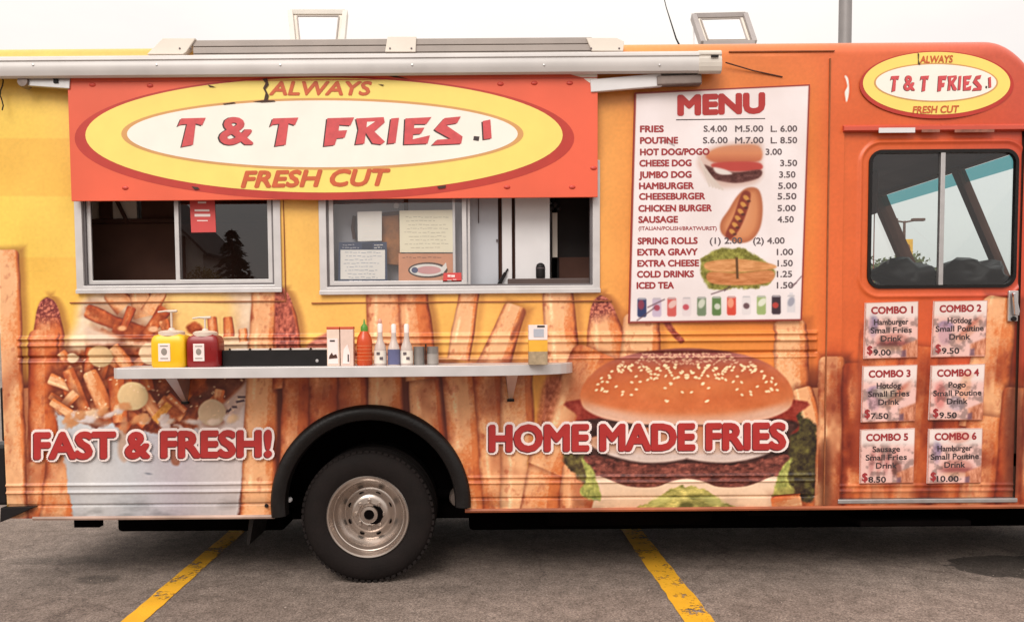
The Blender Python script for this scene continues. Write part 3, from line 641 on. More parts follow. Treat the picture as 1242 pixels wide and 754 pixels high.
# ------------------------------------------------------------------ setting
def asphalt():
    m = bpy.data.materials.new('asphalt'); m.use_nodes = True
    n = m.node_tree.nodes; l = m.node_tree.links; b = n['Principled BSDF']
    t = n.new('ShaderNodeTexCoord')
    def noise(s, d=4.0, r=.55):
        z = n.new('ShaderNodeTexNoise'); z.inputs['Scale'].default_value = s; z.inputs['Detail'].default_value = d; z.inputs['Roughness'].default_value = r
        l.new(t.outputs['Object'], z.inputs['Vector']); return z.outputs['Fac']
    def ramp(f, a, ca, e, ce):
        r = n.new('ShaderNodeValToRGB'); r.color_ramp.elements[0].position = a; r.color_ramp.elements[0].color = ca; r.color_ramp.elements[1].position = e; r.color_ramp.elements[1].color = ce
        l.new(f, r.inputs[0]); return r.outputs[0]
    def mul(a, c, fac=1.0):
        q = n.new('ShaderNodeMixRGB'); q.blend_type = 'MULTIPLY'; q.inputs[0].default_value = fac; l.new(a, q.inputs[1]); l.new(c, q.inputs[2]); return q.outputs[0]
    big = ramp(noise(.55, 6), .32, (.182, .143, .123, 1), .70, (.278, .225, .196, 1))
    mid = ramp(noise(7, 6, .65), .34, (.72, .71, .70, 1), .62, (1.08, 1.08, 1.08, 1))
    v = n.new('ShaderNodeTexVoronoi'); v.inputs['Scale'].default_value = 120.0; l.new(t.outputs['Object'], v.inputs['Vector'])
    sp = ramp(v.outputs['Color'], .12, (.52, .50, .49, 1), .85, (1.32, 1.30, 1.28, 1))
    g = ramp(noise(260, 2), .35, (.72, .72, .72, 1), .66, (1.25, 1.25, 1.25, 1))
    c = mul(mul(mul(big, mid), sp), g)
    ve = n.new('ShaderNodeTexVoronoi'); ve.feature = 'DISTANCE_TO_EDGE'; ve.inputs['Scale'].default_value = .55
    wv = n.new('ShaderNodeTexNoise'); wv.inputs['Scale'].default_value = 3.5; wv.inputs['Detail'].default_value = 6; l.new(t.outputs['Object'], wv.inputs['Vector'])
    mxv = n.new('ShaderNodeMixRGB'); mxv.inputs[0].default_value = .22; l.new(t.outputs['Object'], mxv.inputs[1]); l.new(wv.outputs['Color'], mxv.inputs[2]); l.new(mxv.outputs[0], ve.inputs['Vector'])
    c = mul(c, ramp(ve.outputs['Distance'], .001, (.74, .72, .72, 1), .005, (1, 1, 1, 1)))
    # oil and water stains with outlines of their own
    sep = n.new('ShaderNodeSeparateXYZ'); l.new(t.outputs['Object'], sep.inputs[0])
    wob = noise(6, 4)
    for (cx, cy, rx, ry, dk, soft) in STAINS:
        def m2(op, a, bb):
            q = n.new('ShaderNodeMath'); q.operation = op
            for i_, x in enumerate((a, bb)):
                if isinstance(x, (int, float)): q.inputs[i_].default_value = x
                else: l.new(x, q.inputs[i_])
            return q.outputs[0]
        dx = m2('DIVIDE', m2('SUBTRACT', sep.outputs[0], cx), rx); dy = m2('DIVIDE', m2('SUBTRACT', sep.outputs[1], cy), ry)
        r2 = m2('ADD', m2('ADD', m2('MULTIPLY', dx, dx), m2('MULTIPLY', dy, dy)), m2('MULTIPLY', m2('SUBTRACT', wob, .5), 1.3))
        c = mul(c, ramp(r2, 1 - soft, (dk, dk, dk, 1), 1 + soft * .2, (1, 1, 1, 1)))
    l.new(c, b.inputs['Base Color']); b.inputs['Roughness'].default_value = .88; b.inputs['Specular IOR Level'].default_value = .3
    bp = n.new('ShaderNodeBump'); bp.inputs['Strength'].default_value = .5; bp.inputs['Distance'].default_value = .006
    l.new(v.outputs['Distance'], bp.inputs['Height']); l.new(bp.outputs[0], b.inputs['Normal'])
    return m
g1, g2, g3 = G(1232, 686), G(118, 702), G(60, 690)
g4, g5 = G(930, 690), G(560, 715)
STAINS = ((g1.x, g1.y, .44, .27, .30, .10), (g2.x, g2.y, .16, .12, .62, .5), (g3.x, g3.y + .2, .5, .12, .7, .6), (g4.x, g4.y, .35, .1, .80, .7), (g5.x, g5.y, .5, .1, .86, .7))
gr = MB().add([(-900, -900, 0), (900, -900, 0), (900, 900, 0), (-900, 900, 0)], [(0, 1, 2, 3)]).build('ground', asphalt()); gr['kind'] = 'structure'
def linepaint():
    m = mat('yellow_road_paint', (240, 176, 30), .75, 0, .10, 6, .3, 120)
    n = m.node_tree.nodes; l = m.node_tree.links; b = n['Principled BSDF']; o = n['Material Output']
    t = n.new('ShaderNodeTexCoord'); z = n.new('ShaderNodeTexNoise'); z.inputs['Scale'].default_value = 38; z.inputs['Detail'].default_value = 7; z.inputs['Roughness'].default_value = .7
    z2 = n.new('ShaderNodeTexNoise'); z2.inputs['Scale'].default_value = 5; z2.inputs['Detail'].default_value = 3
    l.new(t.outputs['Object'], z.inputs['Vector']); l.new(t.outputs['Object'], z2.inputs['Vector'])
    ad = n.new('ShaderNodeMath'); ad.operation = 'ADD'; l.new(z.outputs['Fac'], ad.inputs[0]); l.new(z2.outputs['Fac'], ad.inputs[1])
    r = n.new('ShaderNodeValToRGB'); r.color_ramp.elements[0].position = .82 / 2; r.color_ramp.elements[1].position = .94 / 2
    hv = n.new('ShaderNodeMath'); hv.operation = 'MULTIPLY'; hv.inputs[1].default_value = .5; l.new(ad.outputs[0], hv.inputs[0]); l.new(hv.outputs[0], r.inputs[0])
    tr = n.new('ShaderNodeBsdfTransparent'); mix = n.new('ShaderNodeMixShader')
    l.new(r.outputs[0], mix.inputs[0]); l.new(tr.outputs[0], mix.inputs[1]); l.new(b.outputs[0], mix.inputs[2]); l.new(mix.outputs[0], o.inputs[0])
    return m
PAINT = linepaint()
def stripe(a0, a1, b0, b1):
    """edge pairs at two heights of the picture, drawn on along the ground"""
    A0, A1, B0, B1 = G(*a0, .004), G(*a1, .004), G(*b0, .004), G(*b1, .004)
    rng = random.Random(int(a0[0])); n = 90; v = []; f = []
    for i in range(n + 1):
        t = -1.0 + 5.0 * i / n
        p = A0.lerp(B0, t) if 0 <= t <= 1 else A0 + (B0 - A0) * t
        q = A1 + (B1 - A1) * t
        # keep the stripe's width even along its length
        mid = (p + q) / 2; wv = (A1 - A0) * .5
        j1, j2 = 1 + rng.uniform(-.07, .07), 1 + rng.uniform(-.07, .07)
        v += [mid - wv * j1, mid + wv * j2]
        if i: f.append((2 * i - 2, 2 * i - 1, 2 * i + 1, 2 * i))
    o = MB().add(v, f).build('parking_line', PAINT); o['kind'] = 'structure'
stripe((155, 746), (183, 746), (264, 655), (284, 655)); stripe((826, 746), (862, 746), (760, 650), (783, 650))
# ------------------------------------------------------------------ the truck: shell
truck = thing('food_truck', 'orange and yellow food truck printed with fries, poutine and a burger', 'food truck', (0.2, 1.0, 0))
XR, XE = W(8, 600).x, 3.42
ZT, RF = 3.245, .10
YB = 2.03                                        # far side of the body
ZBL, ZBR = W(200, 627).z, W(800, 617).z
AX, AZ, AR = W(450, 611).x, W(450, 611).z, .612   # wheel arch
DX0, DX1 = W(1021, 380).x, W(1237, 380).x; DZ0, DZ1 = W(1120, 605).z, W(1120, 156).z     # door opening
WIN = []
for (a, b, c_, d) in ((97, 200, 337, 351), (392, 200, 723, 352)):
    WIN.append((W(a, 300).x, W(c_, 300).x, W((a + c_) / 2, d).z, W((a + c_) / 2, b).z))
def zline(px, py): return W(px, py).z
ribs = []                                        # (z, half width, height, x from, x to)
xb0, xb1 = W(20, 415).x, W(992, 415).x
for py, hw, h in ((407.5, .013, -.012), (415.5, .015, -.014), (430, .010, .012), (436, .010, -.006)): ribs.append((zline(506, py), hw, h, xb0, xb1))
xl1 = W(332, 600).x
for py, hw, h in ((587, .013, -.010), (596, .013, -.011), (611.5, .009, .014)): ribs.append((zline(200, py), hw, h, XR - 1, xl1))
xr0 = W(566, 600).x
for py, hw, h in ((577, .012, -.010), (584, .012, -.009), (602.5, .009, .014)): ribs.append((zline(790, py), hw, h, xr0, xb1))
def wall_y(X, Z):
    y = .0036 * (np.sin(X * 5.1 + 2.2 * np.sin(Z * 2.3)) * np.sin(Z * 3.7 + X) + .6 * np.sin(X * 11 + Z * 7))
    for z, hw, h, x0, x1 in ribs:
        e = np.clip(np.minimum((X - x0) / .02, (x1 - X) / .02), 0, 1)
        y = y + h * np.exp(-((Z - z) / (hw * .62)) ** 2) * e
    # the belt section stands a little proud of the sheet
    e = np.clip(np.minimum((X - xb0) / .012, (xb1 - X) / .012), 0, 1)
    y = y - .008 * e * sst((Z - (ribs[2][0] + .004)) / .012) * sst(((ribs[0][0] + .022) - Z) / .012)
    return y
def sst(t):
    t = np.clip(t, 0, 1); return t * t * (3 - 2 * t)
def ztop(X): return ZT - .20 * np.clip((X - 3.12) / .30, 0, 1) ** 2.2
def rows(z0, z1):
    zs = list(np.arange(z0, z1 + 1e-6, .0052))
    for z, hw, h, a, b in ribs:
        zs += list(np.arange(z - .03, z + .03, .0034))
    zs = np.array(sorted(q for q in zs if z0 <= q <= z1)); keep = [zs[0]]
    for q in zs[1:]:
        if q - keep[-1] > .0022: keep.append(q)
    return np.array(keep)
xs = np.arange(XR, XE + .005, .0050)
xs = np.unique(np.concatenate([xs[[min(abs(x - k) for k in (DX0, DX1)) > .002 for x in xs]], [DX0, DX1]]))
zs = rows(min(ZBL, ZBR), ZT)
zs = np.unique(np.concatenate([zs, [ZBL, ZBR, DZ0, DZ1]])); zs = zs[(zs <= ZT)]
nf = 10
X, Z = np.meshgrid(xs, zs)
Y = wall_y(X, Z)
zt = ztop(X); z0_ = ZT - .4
Z = np.where(Z > z0_, z0_ + (Z - z0_) * (zt - z0_) / (ZT - z0_), Z)
fx, fz, fy = [], [], []
for k in range(1, nf + 1):                       # the rolled roof edge
    a = math.pi / 2 * k / nf
    fx.append(xs); fz.append(ztop(xs) + RF * math.sin(a)); fy.append(np.full_like(xs, RF * (1 - math.cos(a))))
X = np.vstack([X, fx]); Z = np.vstack([Z, fz]); Y = np.vstack([Y, fy])
U, V = project(X, Z)
A = Art(U, V); art_truck(A); A.crisp(X.shape, .5)
xc = (X[:-1, :-1] + X[1:, 1:]) / 2; zc = (Z[:-1, :-1] + Z[1:, 1:]) / 2
keep = np.ones(xc.shape, bool)
for (a, b, c_, d) in WIN: keep &= ~((xc > a) & (xc < b) & (zc > c_) & (zc < d))
keep &= ~(((xc - AX) ** 2 + (zc - AZ) ** 2 < (AR - .012) ** 2))
keep &= ~((xc > AX - AR) & (xc < W(566, 610).x) & (zc < AZ - .0))
keep &= ~((xc < AX) & (zc < ZBL)); keep &= ~((xc > AX) & (zc < ZBR))
keep &= ~((xc > DX0) & (xc < DX1) & (zc > DZ0) & (zc < DZ1))
sp_ = sheet('side_panel', M['wrap'], truck, X, Z, Y, A.linear(), keep)
sp_['label'] = 'printed vinyl side panel with fries, poutine bowl and burger'
# door leaf
dxs = np.linspace(DX0 + .006, DX1 - .006, 220); dzs = np.linspace(DZ0 + .006, DZ1 - .006, 455)
X, Z = np.meshgrid(dxs, dzs)
wa, wb = W(1055, 265).x, W(1234, 265).x; wc, wd = W(1145, 348).z, W(1145, 182).z; wr = .075
def rrect(X, Z, a, b, c_, d, r):
    qx = np.abs(X - (a + b) / 2) - (b - a) / 2 + r; qz = np.abs(Z - (c_ + d) / 2) - (d - c_) / 2 + r
    return np.hypot(np.maximum(qx, 0), np.maximum(qz, 0)) + np.minimum(np.maximum(qx, qz), 0) - r
dz1 = W(1120, 600).z
Y = .016 + .0015 * np.sin(X * 6 + Z * 4) - .010 * np.exp(-((rrect(X, Z, wa, wb, wc, wd, wr) - .055) / .012) ** 2) - .008 * np.exp(-((Z - (DZ0 + .05)) / .009) ** 2) - .006 * np.exp(-((Z - (DZ0 + .085)) / .008) ** 2)
U, V = project(X, Z)
A = Art(U, V); art_truck(A); A.crisp(X.shape, .5)
xc = (X[:-1, :-1] + X[1:, 1:]) / 2; zc = (Z[:-1, :-1] + Z[1:, 1:]) / 2
door = sheet('cab_door', M['wrap'], truck, X, Z, Y, A.linear(), rrect(xc, zc, wa, wb, wc, wd, wr) > 0)
door['label'] = 'red sliding cab door printed with blurred fries'
def rring(a, b, c_, d, r, n=10):
    p = []
    for (cx, cz, a0) in ((b - r, d - r, 0), (a + r, d - r, 90), (a + r, c_ + r, 180), (b - r, c_ + r, 270)):
        for k in range(n + 1):
            q = math.radians(a0 + 90 * k / n); p.append((cx + r * math.cos(q), cz + r * math.sin(q)))
    return p
def ring_mesh(o, i, y0, y1):
    n = len(o); mb = MB()
    v = [(p[0], y0, p[1]) for p in o] + [(p[0], y0, p[1]) for p in i] + [(p[0], y1, p[1]) for p in o] + [(p[0], y1, p[1]) for p in i]
    f = []
    for k in range(n):
        q = (k + 1) % n
        f += [(k, q, n + q, n + k), (2 * n + k, 3 * n + k, 3 * n + q, 2 * n + q), (k, 2 * n + k, 2 * n + q, q), (n + k, n + q, 3 * n + q, 3 * n + k)]
    return mb.add(v, f)
ring_mesh(rring(wa - .006, wb + .006, wc - .006, wd + .006, wr + .006), rring(wa + .014, wb - .014, wc + .014, wd - .014, wr - .012), .004, .032).build('window_gasket', M['black'], door, smooth='auto')
cgp = rring(wa + .008, wb - .008, wc + .008, wd - .008, wr - .008)
cg = MB().add([(q[0], .024, q[1]) for q in cgp], [tuple(range(len(cgp)))]).build('window_glass', M['cabglass'], door)
dxm = W(1144, 265).x
box('window_divider', M['alu'], door, dxm - .017, dxm + .012, .006, .036, wc + .008, wd - .008, .004)
# door handle, drip rail, threshold
hx, hz = W(1229, 372).x, W(1229, 372).z
h = MB().box(hx - .032, hx + .030, -.004, .014, hz - .09, hz + .10).build('door_handle', M['alu'], door, bevel=.006)
MB().prism([(hx - .022, hz + .085), (hx - .006, hz + .09), (hx + .022, hz - .03), (hx + .018, hz - .055), (hx - .010, hz - .05)], -.034, -.010).build('lever', mat('chrome', (214, 210, 212), .14, 1.0, .05, 8), h, bevel=.005)
MB().lathe([(.0, -.016), (.014, -.016), (.016, -.004)], (hx, 0, hz - .074), 'Y', 16).build('lock_barrel', M['blackpl'], h, smooth='auto')
dr = MB().xprism([(-.022, DZ1 + .010), (-.022, DZ1 - .012), (-.014, DZ1 - .016), (.012, DZ1 - .018), (.012, DZ1 + .020), (-.004, DZ1 + .022)], DX0 - .012, XE - .01).build('drip_rail', M['redp'], truck)
pxbox('rail_label', M['white'], truck, 1066, 155, 1110, 161, -.0245, -.021)
for a, b in ((1118, 1140), (1158, 1206)): pxbox('rail_scuff', mat('bare_metal_scuff', (150, 96, 80), .5, .3, .3, 30), truck, a, 157, b, 160.5, -.0240, -.021)
MB().box(DX0 - .01, DX1 + .01, -.012, .05, DZ0 - .022, DZ0 + .004).build('door_sill', M['alu'], truck, bevel=.004)
ring_mesh([(DX0 - .03, DZ0 - .03), (DX1 + .03, DZ0 - .03), (DX1 + .03, DZ1 + .03), (DX0 - .03, DZ1 + .03)], [(DX0 + .03, DZ0 + .03), (DX1 - .03, DZ0 + .03), (DX1 - .03, DZ1 - .03), (DX0 + .03, DZ1 - .03)], .030, .05).build('door_jamb', M['brownin'], truck)
# vertical cab seam
sx = W(1003, 330).x
box('cab_seam', M['seam'], truck, sx - .004, sx + .004, -.0078, .02, ZBR + .02, ZT - .02)
for (a, b) in (((85, 366), (347, 366)), ((378, 366), (742, 366))):
    z = W((a[0] + b[0]) / 2, 366).z; x0, x1 = W(a[0], 366).x, W(b[0], 366).x
    box('panel_seam', M['seam'], truck, x0, x1, -.0078, .006, z - .004, z + .003)
    if x1 < 0: box('panel_seam', M['seam'], truck, x1 - .005, x1, -.0079, .006, z + .003, z + 1.0)
z_ = W(900, 63).z
box('roof_seam', M['seam'], truck, W(884, 63).x, W(1012, 63).x, -.0076, .004, z_ - .003, z_ + .003)
# ------------------------------------------------------------------ shell: the other faces
HATCH = ((W(352, 47, .62).x, W(420, 47, .62).x, .62, 1.22), (W(838, 47, .62).x, W(914, 47, .62).x, .62, 1.22))
rx = sorted(set([XR, 3.12, 3.20, 3.26, 3.32, 3.37, XE] + [q for h_ in HATCH for q in h_[:2]])); ry = sorted({RF, .3, .62, 1.22, 1.6, YB - RF})
mb = MB(); v = [(x, y, float(ztop(np.array(x))) + RF + .05 * (1 - ((y - YB / 2) / (YB / 2 - RF)) ** 2)) for y in ry for x in rx]; f = []
for j in range(len(ry) - 1):
    for i in range(len(rx) - 1):
        cx, cy = (rx[i] + rx[i + 1]) / 2, (ry[j] + ry[j + 1]) / 2
        if any(h_[0] < cx < h_[1] and h_[2] < cy < h_[3] for h_ in HATCH): continue
        a = j * len(rx) + i; f.append((a, a + 1, a + 1 + len(rx), a + len(rx)))
mb.add(v, f).build('roof', M['roofw'], truck)
# far side with driver's window opening and its own rolled edge
mb = MB()
fw = (2.38, XE - .01, 1.88, 2.66)
cols = [XR, fw[0], fw[1], XE]; rws = [ZBR, fw[2], fw[3], ZT - .12]
v = [(x, YB, z) for z in rws for x in cols]; f = []
for j in range(3):
    for i in range(3):
        if (i, j) == (1, 1): continue
        a = j * 4 + i; f.append((a, a + 4, a + 5, a + 1))
mb.add(v, f)
prof = [(YB, ZT - .12), (YB, ZT)] + [(YB - RF * (1 - math.cos(math.pi / 2 * k / 6)), ZT + RF * math.sin(math.pi / 2 * k / 6)) for k in range(1, 7)]
v = [(x, p[0], p[1] - (.20 if i else 0)) for p in prof for i, x in enumerate((XR, XE))]
v = []
for (py_, pz_) in prof:
    for x in (XR, 3.12, 3.26, XE): v.append((x, py_, pz_ - (ZT - float(ztop(np.array(x)))) * min(1, (pz_ - prof[0][1]) / .12)))
f = [(4 * i + k, 4 * i + 4 + k, 4 * i + 5 + k, 4 * i + 1 + k) for i in range(len(prof) - 1) for k in range(3)]
mb.add(v, f).build('driver_side_panel', M['orangep'], truck)
MB().add([(fw[0], YB - .01, fw[2]), (fw[1], YB - .01, fw[2]), (fw[1], YB - .01, fw[3]), (fw[0], YB - .01, fw[3])], [(0, 1, 2, 3)]).build('driver_window', M['cabglass'], truck)
MB().add([(XR, 0, ZBL), (XR, YB, ZBL), (XR, YB, ZT), (XR, YB - RF, ZT + RF), (XR, RF, ZT + RF), (XR, 0, ZT)], [(0, 1, 2, 3, 4, 5)]).build('rear_panel', M['yellowp'], truck)
for y0 in (.42, 1.03): box('rear_door', M['yellowp'], truck, XR - .03, XR - .002, y0, y0 + .58, .62, 2.75, .01)
# floor, underbody, chassis
for nm_, m_, z0q, z1q, mg in (('kitchen_floor', M['brownin'], .72, .80, .03), ('underbody', M['under'], .60, .70, .08)):
    box(nm_, m_, truck, XR + .02, 3.40, .63, YB - mg, z0q, z1q)
    box(nm_, m_, truck, XR + .02, AX - AR - .02, mg, .629, z0q, z1q); box(nm_, m_, truck, AX + AR + .02, 3.40, mg, .629, z0q, z1q)
box('under_dark_box', M['under'], truck, W(96, 640, .3).x, AX - .75, .86, 1.3, .14, .60, .03); box('under_dark_box', M['under'], truck, AX + .6, 4.4, .86, 1.3, .13, .60, .03)  # boxes added so the space under the body stays black
MB().tube([(.45, .46, .40), (.47, .46, .40), (1.55, .46, .40), (1.57, .46, .40)], [.10, .135, .135, .10], 24).build('air_tank', M['under'], truck, smooth='auto')
box('battery_box', M['under'], truck, 1.75, 2.15, .22, .60, .37, .61, .02)
box('door_step', M['under'], truck, 2.42, 3.12, .06, .34, .335, .37, .008)
for x_ in (2.46, 3.08): box('step_hanger', M['under'], truck, x_ - .02, x_ + .02, .30, .33, .371, .60)
for x_ in (-.05, .30, 1.66): box('frame_bracket', M['under'], truck, x_ - .03, x_ + .03, .36, .55, .42, .60)
for y in (.55, 1.38): box('chassis_rail', M['under'], truck, XR, 4.25, y, y + .08, .46, .61)
MB().tube([(AX, .12, .42), (AX, YB - .12, .42)], .06, 12).build('rear_axle', M['under'], truck, smooth='auto')
MB().lathe([(0, -.16), (.12, -.15), (.17, 0), (.12, .15), (0, .16)], (AX, YB / 2, .42), 'Y', 20).build('differential', M['under'], truck, smooth=True)
MB().tube([(XR + .1, .38, .44), (AX - .7, .38, .44), (AX - .3, .45, .5), (2.2, .5, .46)], .035, 10).build('exhaust_pipe', M['under'], truck, smooth='auto')
box('fuel_tank', M['under'], truck, .2, 1.5, .85, 1.30, .30, .60, .03)
box('daylight_blocker', M['under'], truck, XR + .3, 3.3, YB - .42, YB - .05, .12, .60, .02)  # added row that stops daylight entering from the far side
box('wheel_box', M['under'], truck, AX - AR - .03, AX + AR + .9, .01, .70, 1.13, 1.155)
# wheel housing (dark liner over the rear wheels)
mb = MB(); n = 28; v = []; f = []
for k in range(n + 1):
    a = math.pi * k / n
    for y in (.004, .54): v.append((AX + (AR - .004) * math.cos(a), y, AZ + (AR - .004) * math.sin(a)))
    if k: f.append((2 * k - 2, 2 * k - 1, 2 * k + 1, 2 * k))
mb.add(v, f)
mb.box(AX - AR, AX + AR, .54, .548, .30, AZ + AR).build('wheel_housing', M['under'], truck)
# rubber flare round the arch
n = 60; v = []; f = []
prof = [(AR + .012, -.004), (AR + .010, -.022), (AR - .006, -.040), (AR - .030, -.048), (AR - .060, -.044), (AR - .080, -.030), (AR - .088, .002), (AR - .088, .04)]
a0, a1 = math.radians(-2), math.radians(187)
for k in range(n + 1):
    a = a0 + (a1 - a0) * k / n
    for r, y in prof: v.append((AX + r * math.cos(a), y, AZ + r * math.sin(a)))
m_ = len(prof)
for k in range(n):
    for j in range(m_ - 1): f.append((k * m_ + j, k * m_ + j + 1, (k + 1) * m_ + j + 1, (k + 1) * m_ + j))
f += [tuple(range(m_)), tuple(n * m_ + j for j in range(m_))]
MB().add(v, f).build('wheel_arch_flare', M['black'], truck, smooth='auto')
# skirts: rolled lower edge of both side sections
for (x0, x1, zb) in ((XR + .16, W(333, 620).x, ZBL), (W(564, 612).x, XE, ZBR)):
    MB().xprism([(-.006, zb + .012), (-.010, zb), (-.004, zb - .012), (.06, zb - .014), (.06, zb + .004), (.002, zb + .012)], x0, x1).build('lower_lip', mat('lower_lip_print', (176, 96, 60) if x0 > AX else (190, 160, 146), .45, 0, .35, 3.5), truck)
# rear corner: bumper step, mud flap, lamp
rb = MB().prism([(W(4, 614).x, W(4, 614).z), (W(46, 612).x, W(46, 613).z), (W(26, 622).x, W(26, 622).z), (W(3, 632).x, W(3, 632).z)], -.03, .5).build('rear_step', M['blackpl'], truck, bevel=.004)
box('rear_bumper', M['blackpl'], truck, XR - .16, XR - .004, .02, YB - .02, W(4, 604).z - .05, W(4, 540).z, .02)
MB().box(XR - .03, XR - .002, .02, .10, W(4, 535).z, W(4, 470).z).build('tail_lamp', M['blackpl'], truck, bevel=.008)
flx = W(92, 640).x
box('hanger_bracket', M['under'], truck, flx - .06, flx + .10, .10, .16, W(90, 644).z, ZBL + .1)
fl = W(322, 650, .15)
MB().add([(fl.x - .06, .10, .62), (fl.x - .02, .10, .62), (fl.x - .09, .10, .24), (fl.x - .11, .10, .24), (fl.x - .06, .5, .62), (fl.x - .02, .5, .62), (fl.x - .09, .5, .24), (fl.x - .11, .5, .24)], [(0, 1, 2, 3), (4, 5, 6, 7), (0, 1, 5, 4), (1, 2, 6, 5), (2, 3, 7, 6), (3, 0, 4, 7)]).build('mud_flap', M['black'], truck)
# marker lamp beside the arch
c = W(351, 606, .08); MB().lathe([(0, -.012), (.012, -.010), (.016, 0), (.016, .02)], tuple(c), 'Y', 14).build('clearance_light', M['white'], truck, smooth='auto')
MB().lathe([(0, -.02), (.05, -.018), (.06, .02), (.06, .10)], tuple(W(556, 604, .10)), 'Y', 16).build('spring_hanger', mat('dull_iron', (92, 80, 74), .6, .5, .2, 12), truck, smooth='auto')
# ------------------------------------------------------------------ wheels
def wheel(cx, R, y0):
    """y0: outer face; deep-dished steel rim"""
    t_ = MB().lathe([(.252, .055), (.262, .018), (.285, .006), (.33, .0), (.375, .006), (.400, .022), (.412, .036), (R - .003, .050), (R, .075), (R, .115), (R - .010, .118), (R - .010, .126), (R, .129), (R, .170), (R - .010, .173), (R - .010, .181), (R, .184), (R - .003, .222), (.40, .25), (.33, .262), (.262, .25), (.252, .215)], (cx, y0, R), 'Y', 72).build('tyre', M['tyre'], None, smooth='auto')
    lug = MB()
    for k in range(64):
        a = 2 * math.pi * k / 64
        p = Vector((math.cos(a), 0, math.sin(a))); q = Vector((-math.sin(a), 0, math.cos(a)))
        c0 = Vector((cx, y0 + .040, R)) + p * (R - .0115)
        lug.add([c0 + q * s1 * .013 + p * s2 * .008 + Vector((0, s3 * .018, 0)) for s1 in (-1, 1) for s2 in (-1, 1) for s3 in (-1, 1)], [(0, 1, 3, 2), (4, 6, 7, 5), (0, 4, 5, 1), (2, 3, 7, 6), (0, 2, 6, 4), (1, 5, 7, 3)])
    lg = lug.build('tread_blocks', M['tyre'], None)
    rim = MB().lathe([(.262, .030), (.262, .012), (.256, .006), (.246, .008), (.242, .022), (.232, .034), (.226, .060), (.221, .064), (.214, .100), (.205, .112), (.190, .128), (.172, .142), (.166, .152), (.160, .152), (.148, .144), (.128, .128), (.116, .118), (.098, .114), (.0, .114)], (cx, y0, R), 'Y', 72).build('rim', M['steel'], None, smooth='auto')
    parts = [t_, lg, rim]; sub = []
    for k in range(8):
        a = 2 * math.pi * (k + .5) / 8
        p = (cx + .142 * math.cos(a), y0 + .1385, R + .142 * math.sin(a))
        hole = MB()
        q = Vector((math.cos(a), 0, math.sin(a))); s_ = Vector((-math.sin(a), 0, math.cos(a))); nn = Vector((-.55 * math.cos(a), -.8, -.55 * math.sin(a))).normalized(); q2 = nn.cross(s_).normalized()
        pts = [Vector(p) + nn * .004 + s_ * .017 * math.cos(b) + q2 * .012 * math.sin(b) for b in [2 * math.pi * j / 14 for j in range(14)]]
        hole.add(pts, [tuple(range(14))]); sub.append(hole.build('hand_hole', M['under'], None))
        p = (cx + .088 * math.cos(a + .39), y0, R + .088 * math.sin(a + .39))
        sub.append(MB().lathe([(0, .088), (.010, .088), (.0125, .092), (.0125, .116)], p, 'Y', 6).build('lug_nut', M['steel'], None))
    sub.append(MB().lathe([(.074, .116), (.074, .102), (.068, .096), (.060, .098), (.058, .086), (.052, .080), (.034, .078), (.031, .082), (.028, .100), (0, .100)], (cx, y0, R), 'Y', 40).build('hub', M['steel'], None, smooth='auto'))
    sub.append(MB().lathe([(0, .096), (.012, .097), (.019, .099)], (cx, y0, R), 'Y', 24).build('hub_center', M['under'], None, smooth='auto'))
    wh = thing.__wrapped__('wheel') if False else bpy.data.objects.new('wheel', None)
    COL.objects.link(wh); wh.location = (cx, y0 + .12, R); wh.parent = truck; wh.matrix_parent_inverse = Matrix.Translation(-truck.location)
    for o in parts + sub:
        o.parent = wh; o.matrix_parent_inverse = Matrix.Translation(-Vector((cx, y0 + .12, R)))
    return wh
WX = W(446, 627, .05).x; RW = .424
def copy_wheel(src, dx, dy, flip):
    r = src.copy(); COL.objects.link(r); r.location = src.location + Vector((dx, dy, 0))
    if flip: r.rotation_euler = (0, 0, math.pi)
    for c in list(src.children):
        k = c.copy(); COL.objects.link(k); k.parent = r; k.matrix_parent_inverse = c.matrix_parent_inverse.copy()
    return r
w1 = wheel(WX, RW, .035)
copy_wheel(w1, 0, 1.72, True)
fxw = 4.02 - WX
copy_wheel(w1, fxw, .03, False); copy_wheel(w1, fxw, 1.68, True)
MB().lathe([(.25, .28), (.33, .262), (.40, .275), (RW, .30), (RW, .48), (.40, .50), (.33, .515), (.25, .50)], (WX, .035, RW), 'Y', 64).build('inner_tyre', M['tyre'], truck, smooth='auto')
# ------------------------------------------------------------------ cab: nose, windshield, dashboard
XT, ZTp, XB, ZB2 = 3.43, 2.70, 3.80, 1.88       # windshield top and foot
YP = [.06, .80, .86, YB - .06]
side = MB().add([(XE - .004, 0, ZBR), (3.60, 0, ZBR), (3.60, 0, .95), (4.45, 0, .95), (4.62, 0, 1.05), (4.62, 0, 1.42), (4.50, 0, 1.56), (XB + .02, 0, 1.70), (XB, 0, ZB2), (XT, 0, ZTp), (XT, 0, 2.94), (XE - .004, 0, float(ztop(np.array(XE))))], [tuple(range(12))])
side.build('cowl_side', M['redp'], truck)
fs = [(a, YB, c_) for a, b, c_ in side.v]
MB().add(fs[:9] + [(XE - .004, YB, ZB2)], [tuple(range(10))]).build('cowl_side', M['orangep'], truck); MB().add([(XE - .004, YB, ZTp)] + fs[9:], [(0, 1, 2, 3)]).build('cowl_side', M['orangep'], truck)
MB().add([(XE - .004, YB - .01, ZB2), (XB, YB - .01, ZB2), (XT, YB - .01, ZTp), (XE - .004, YB - .01, ZTp)], [(0, 1, 2, 3)]).build('quarter_glass', M['cabglass'], truck)
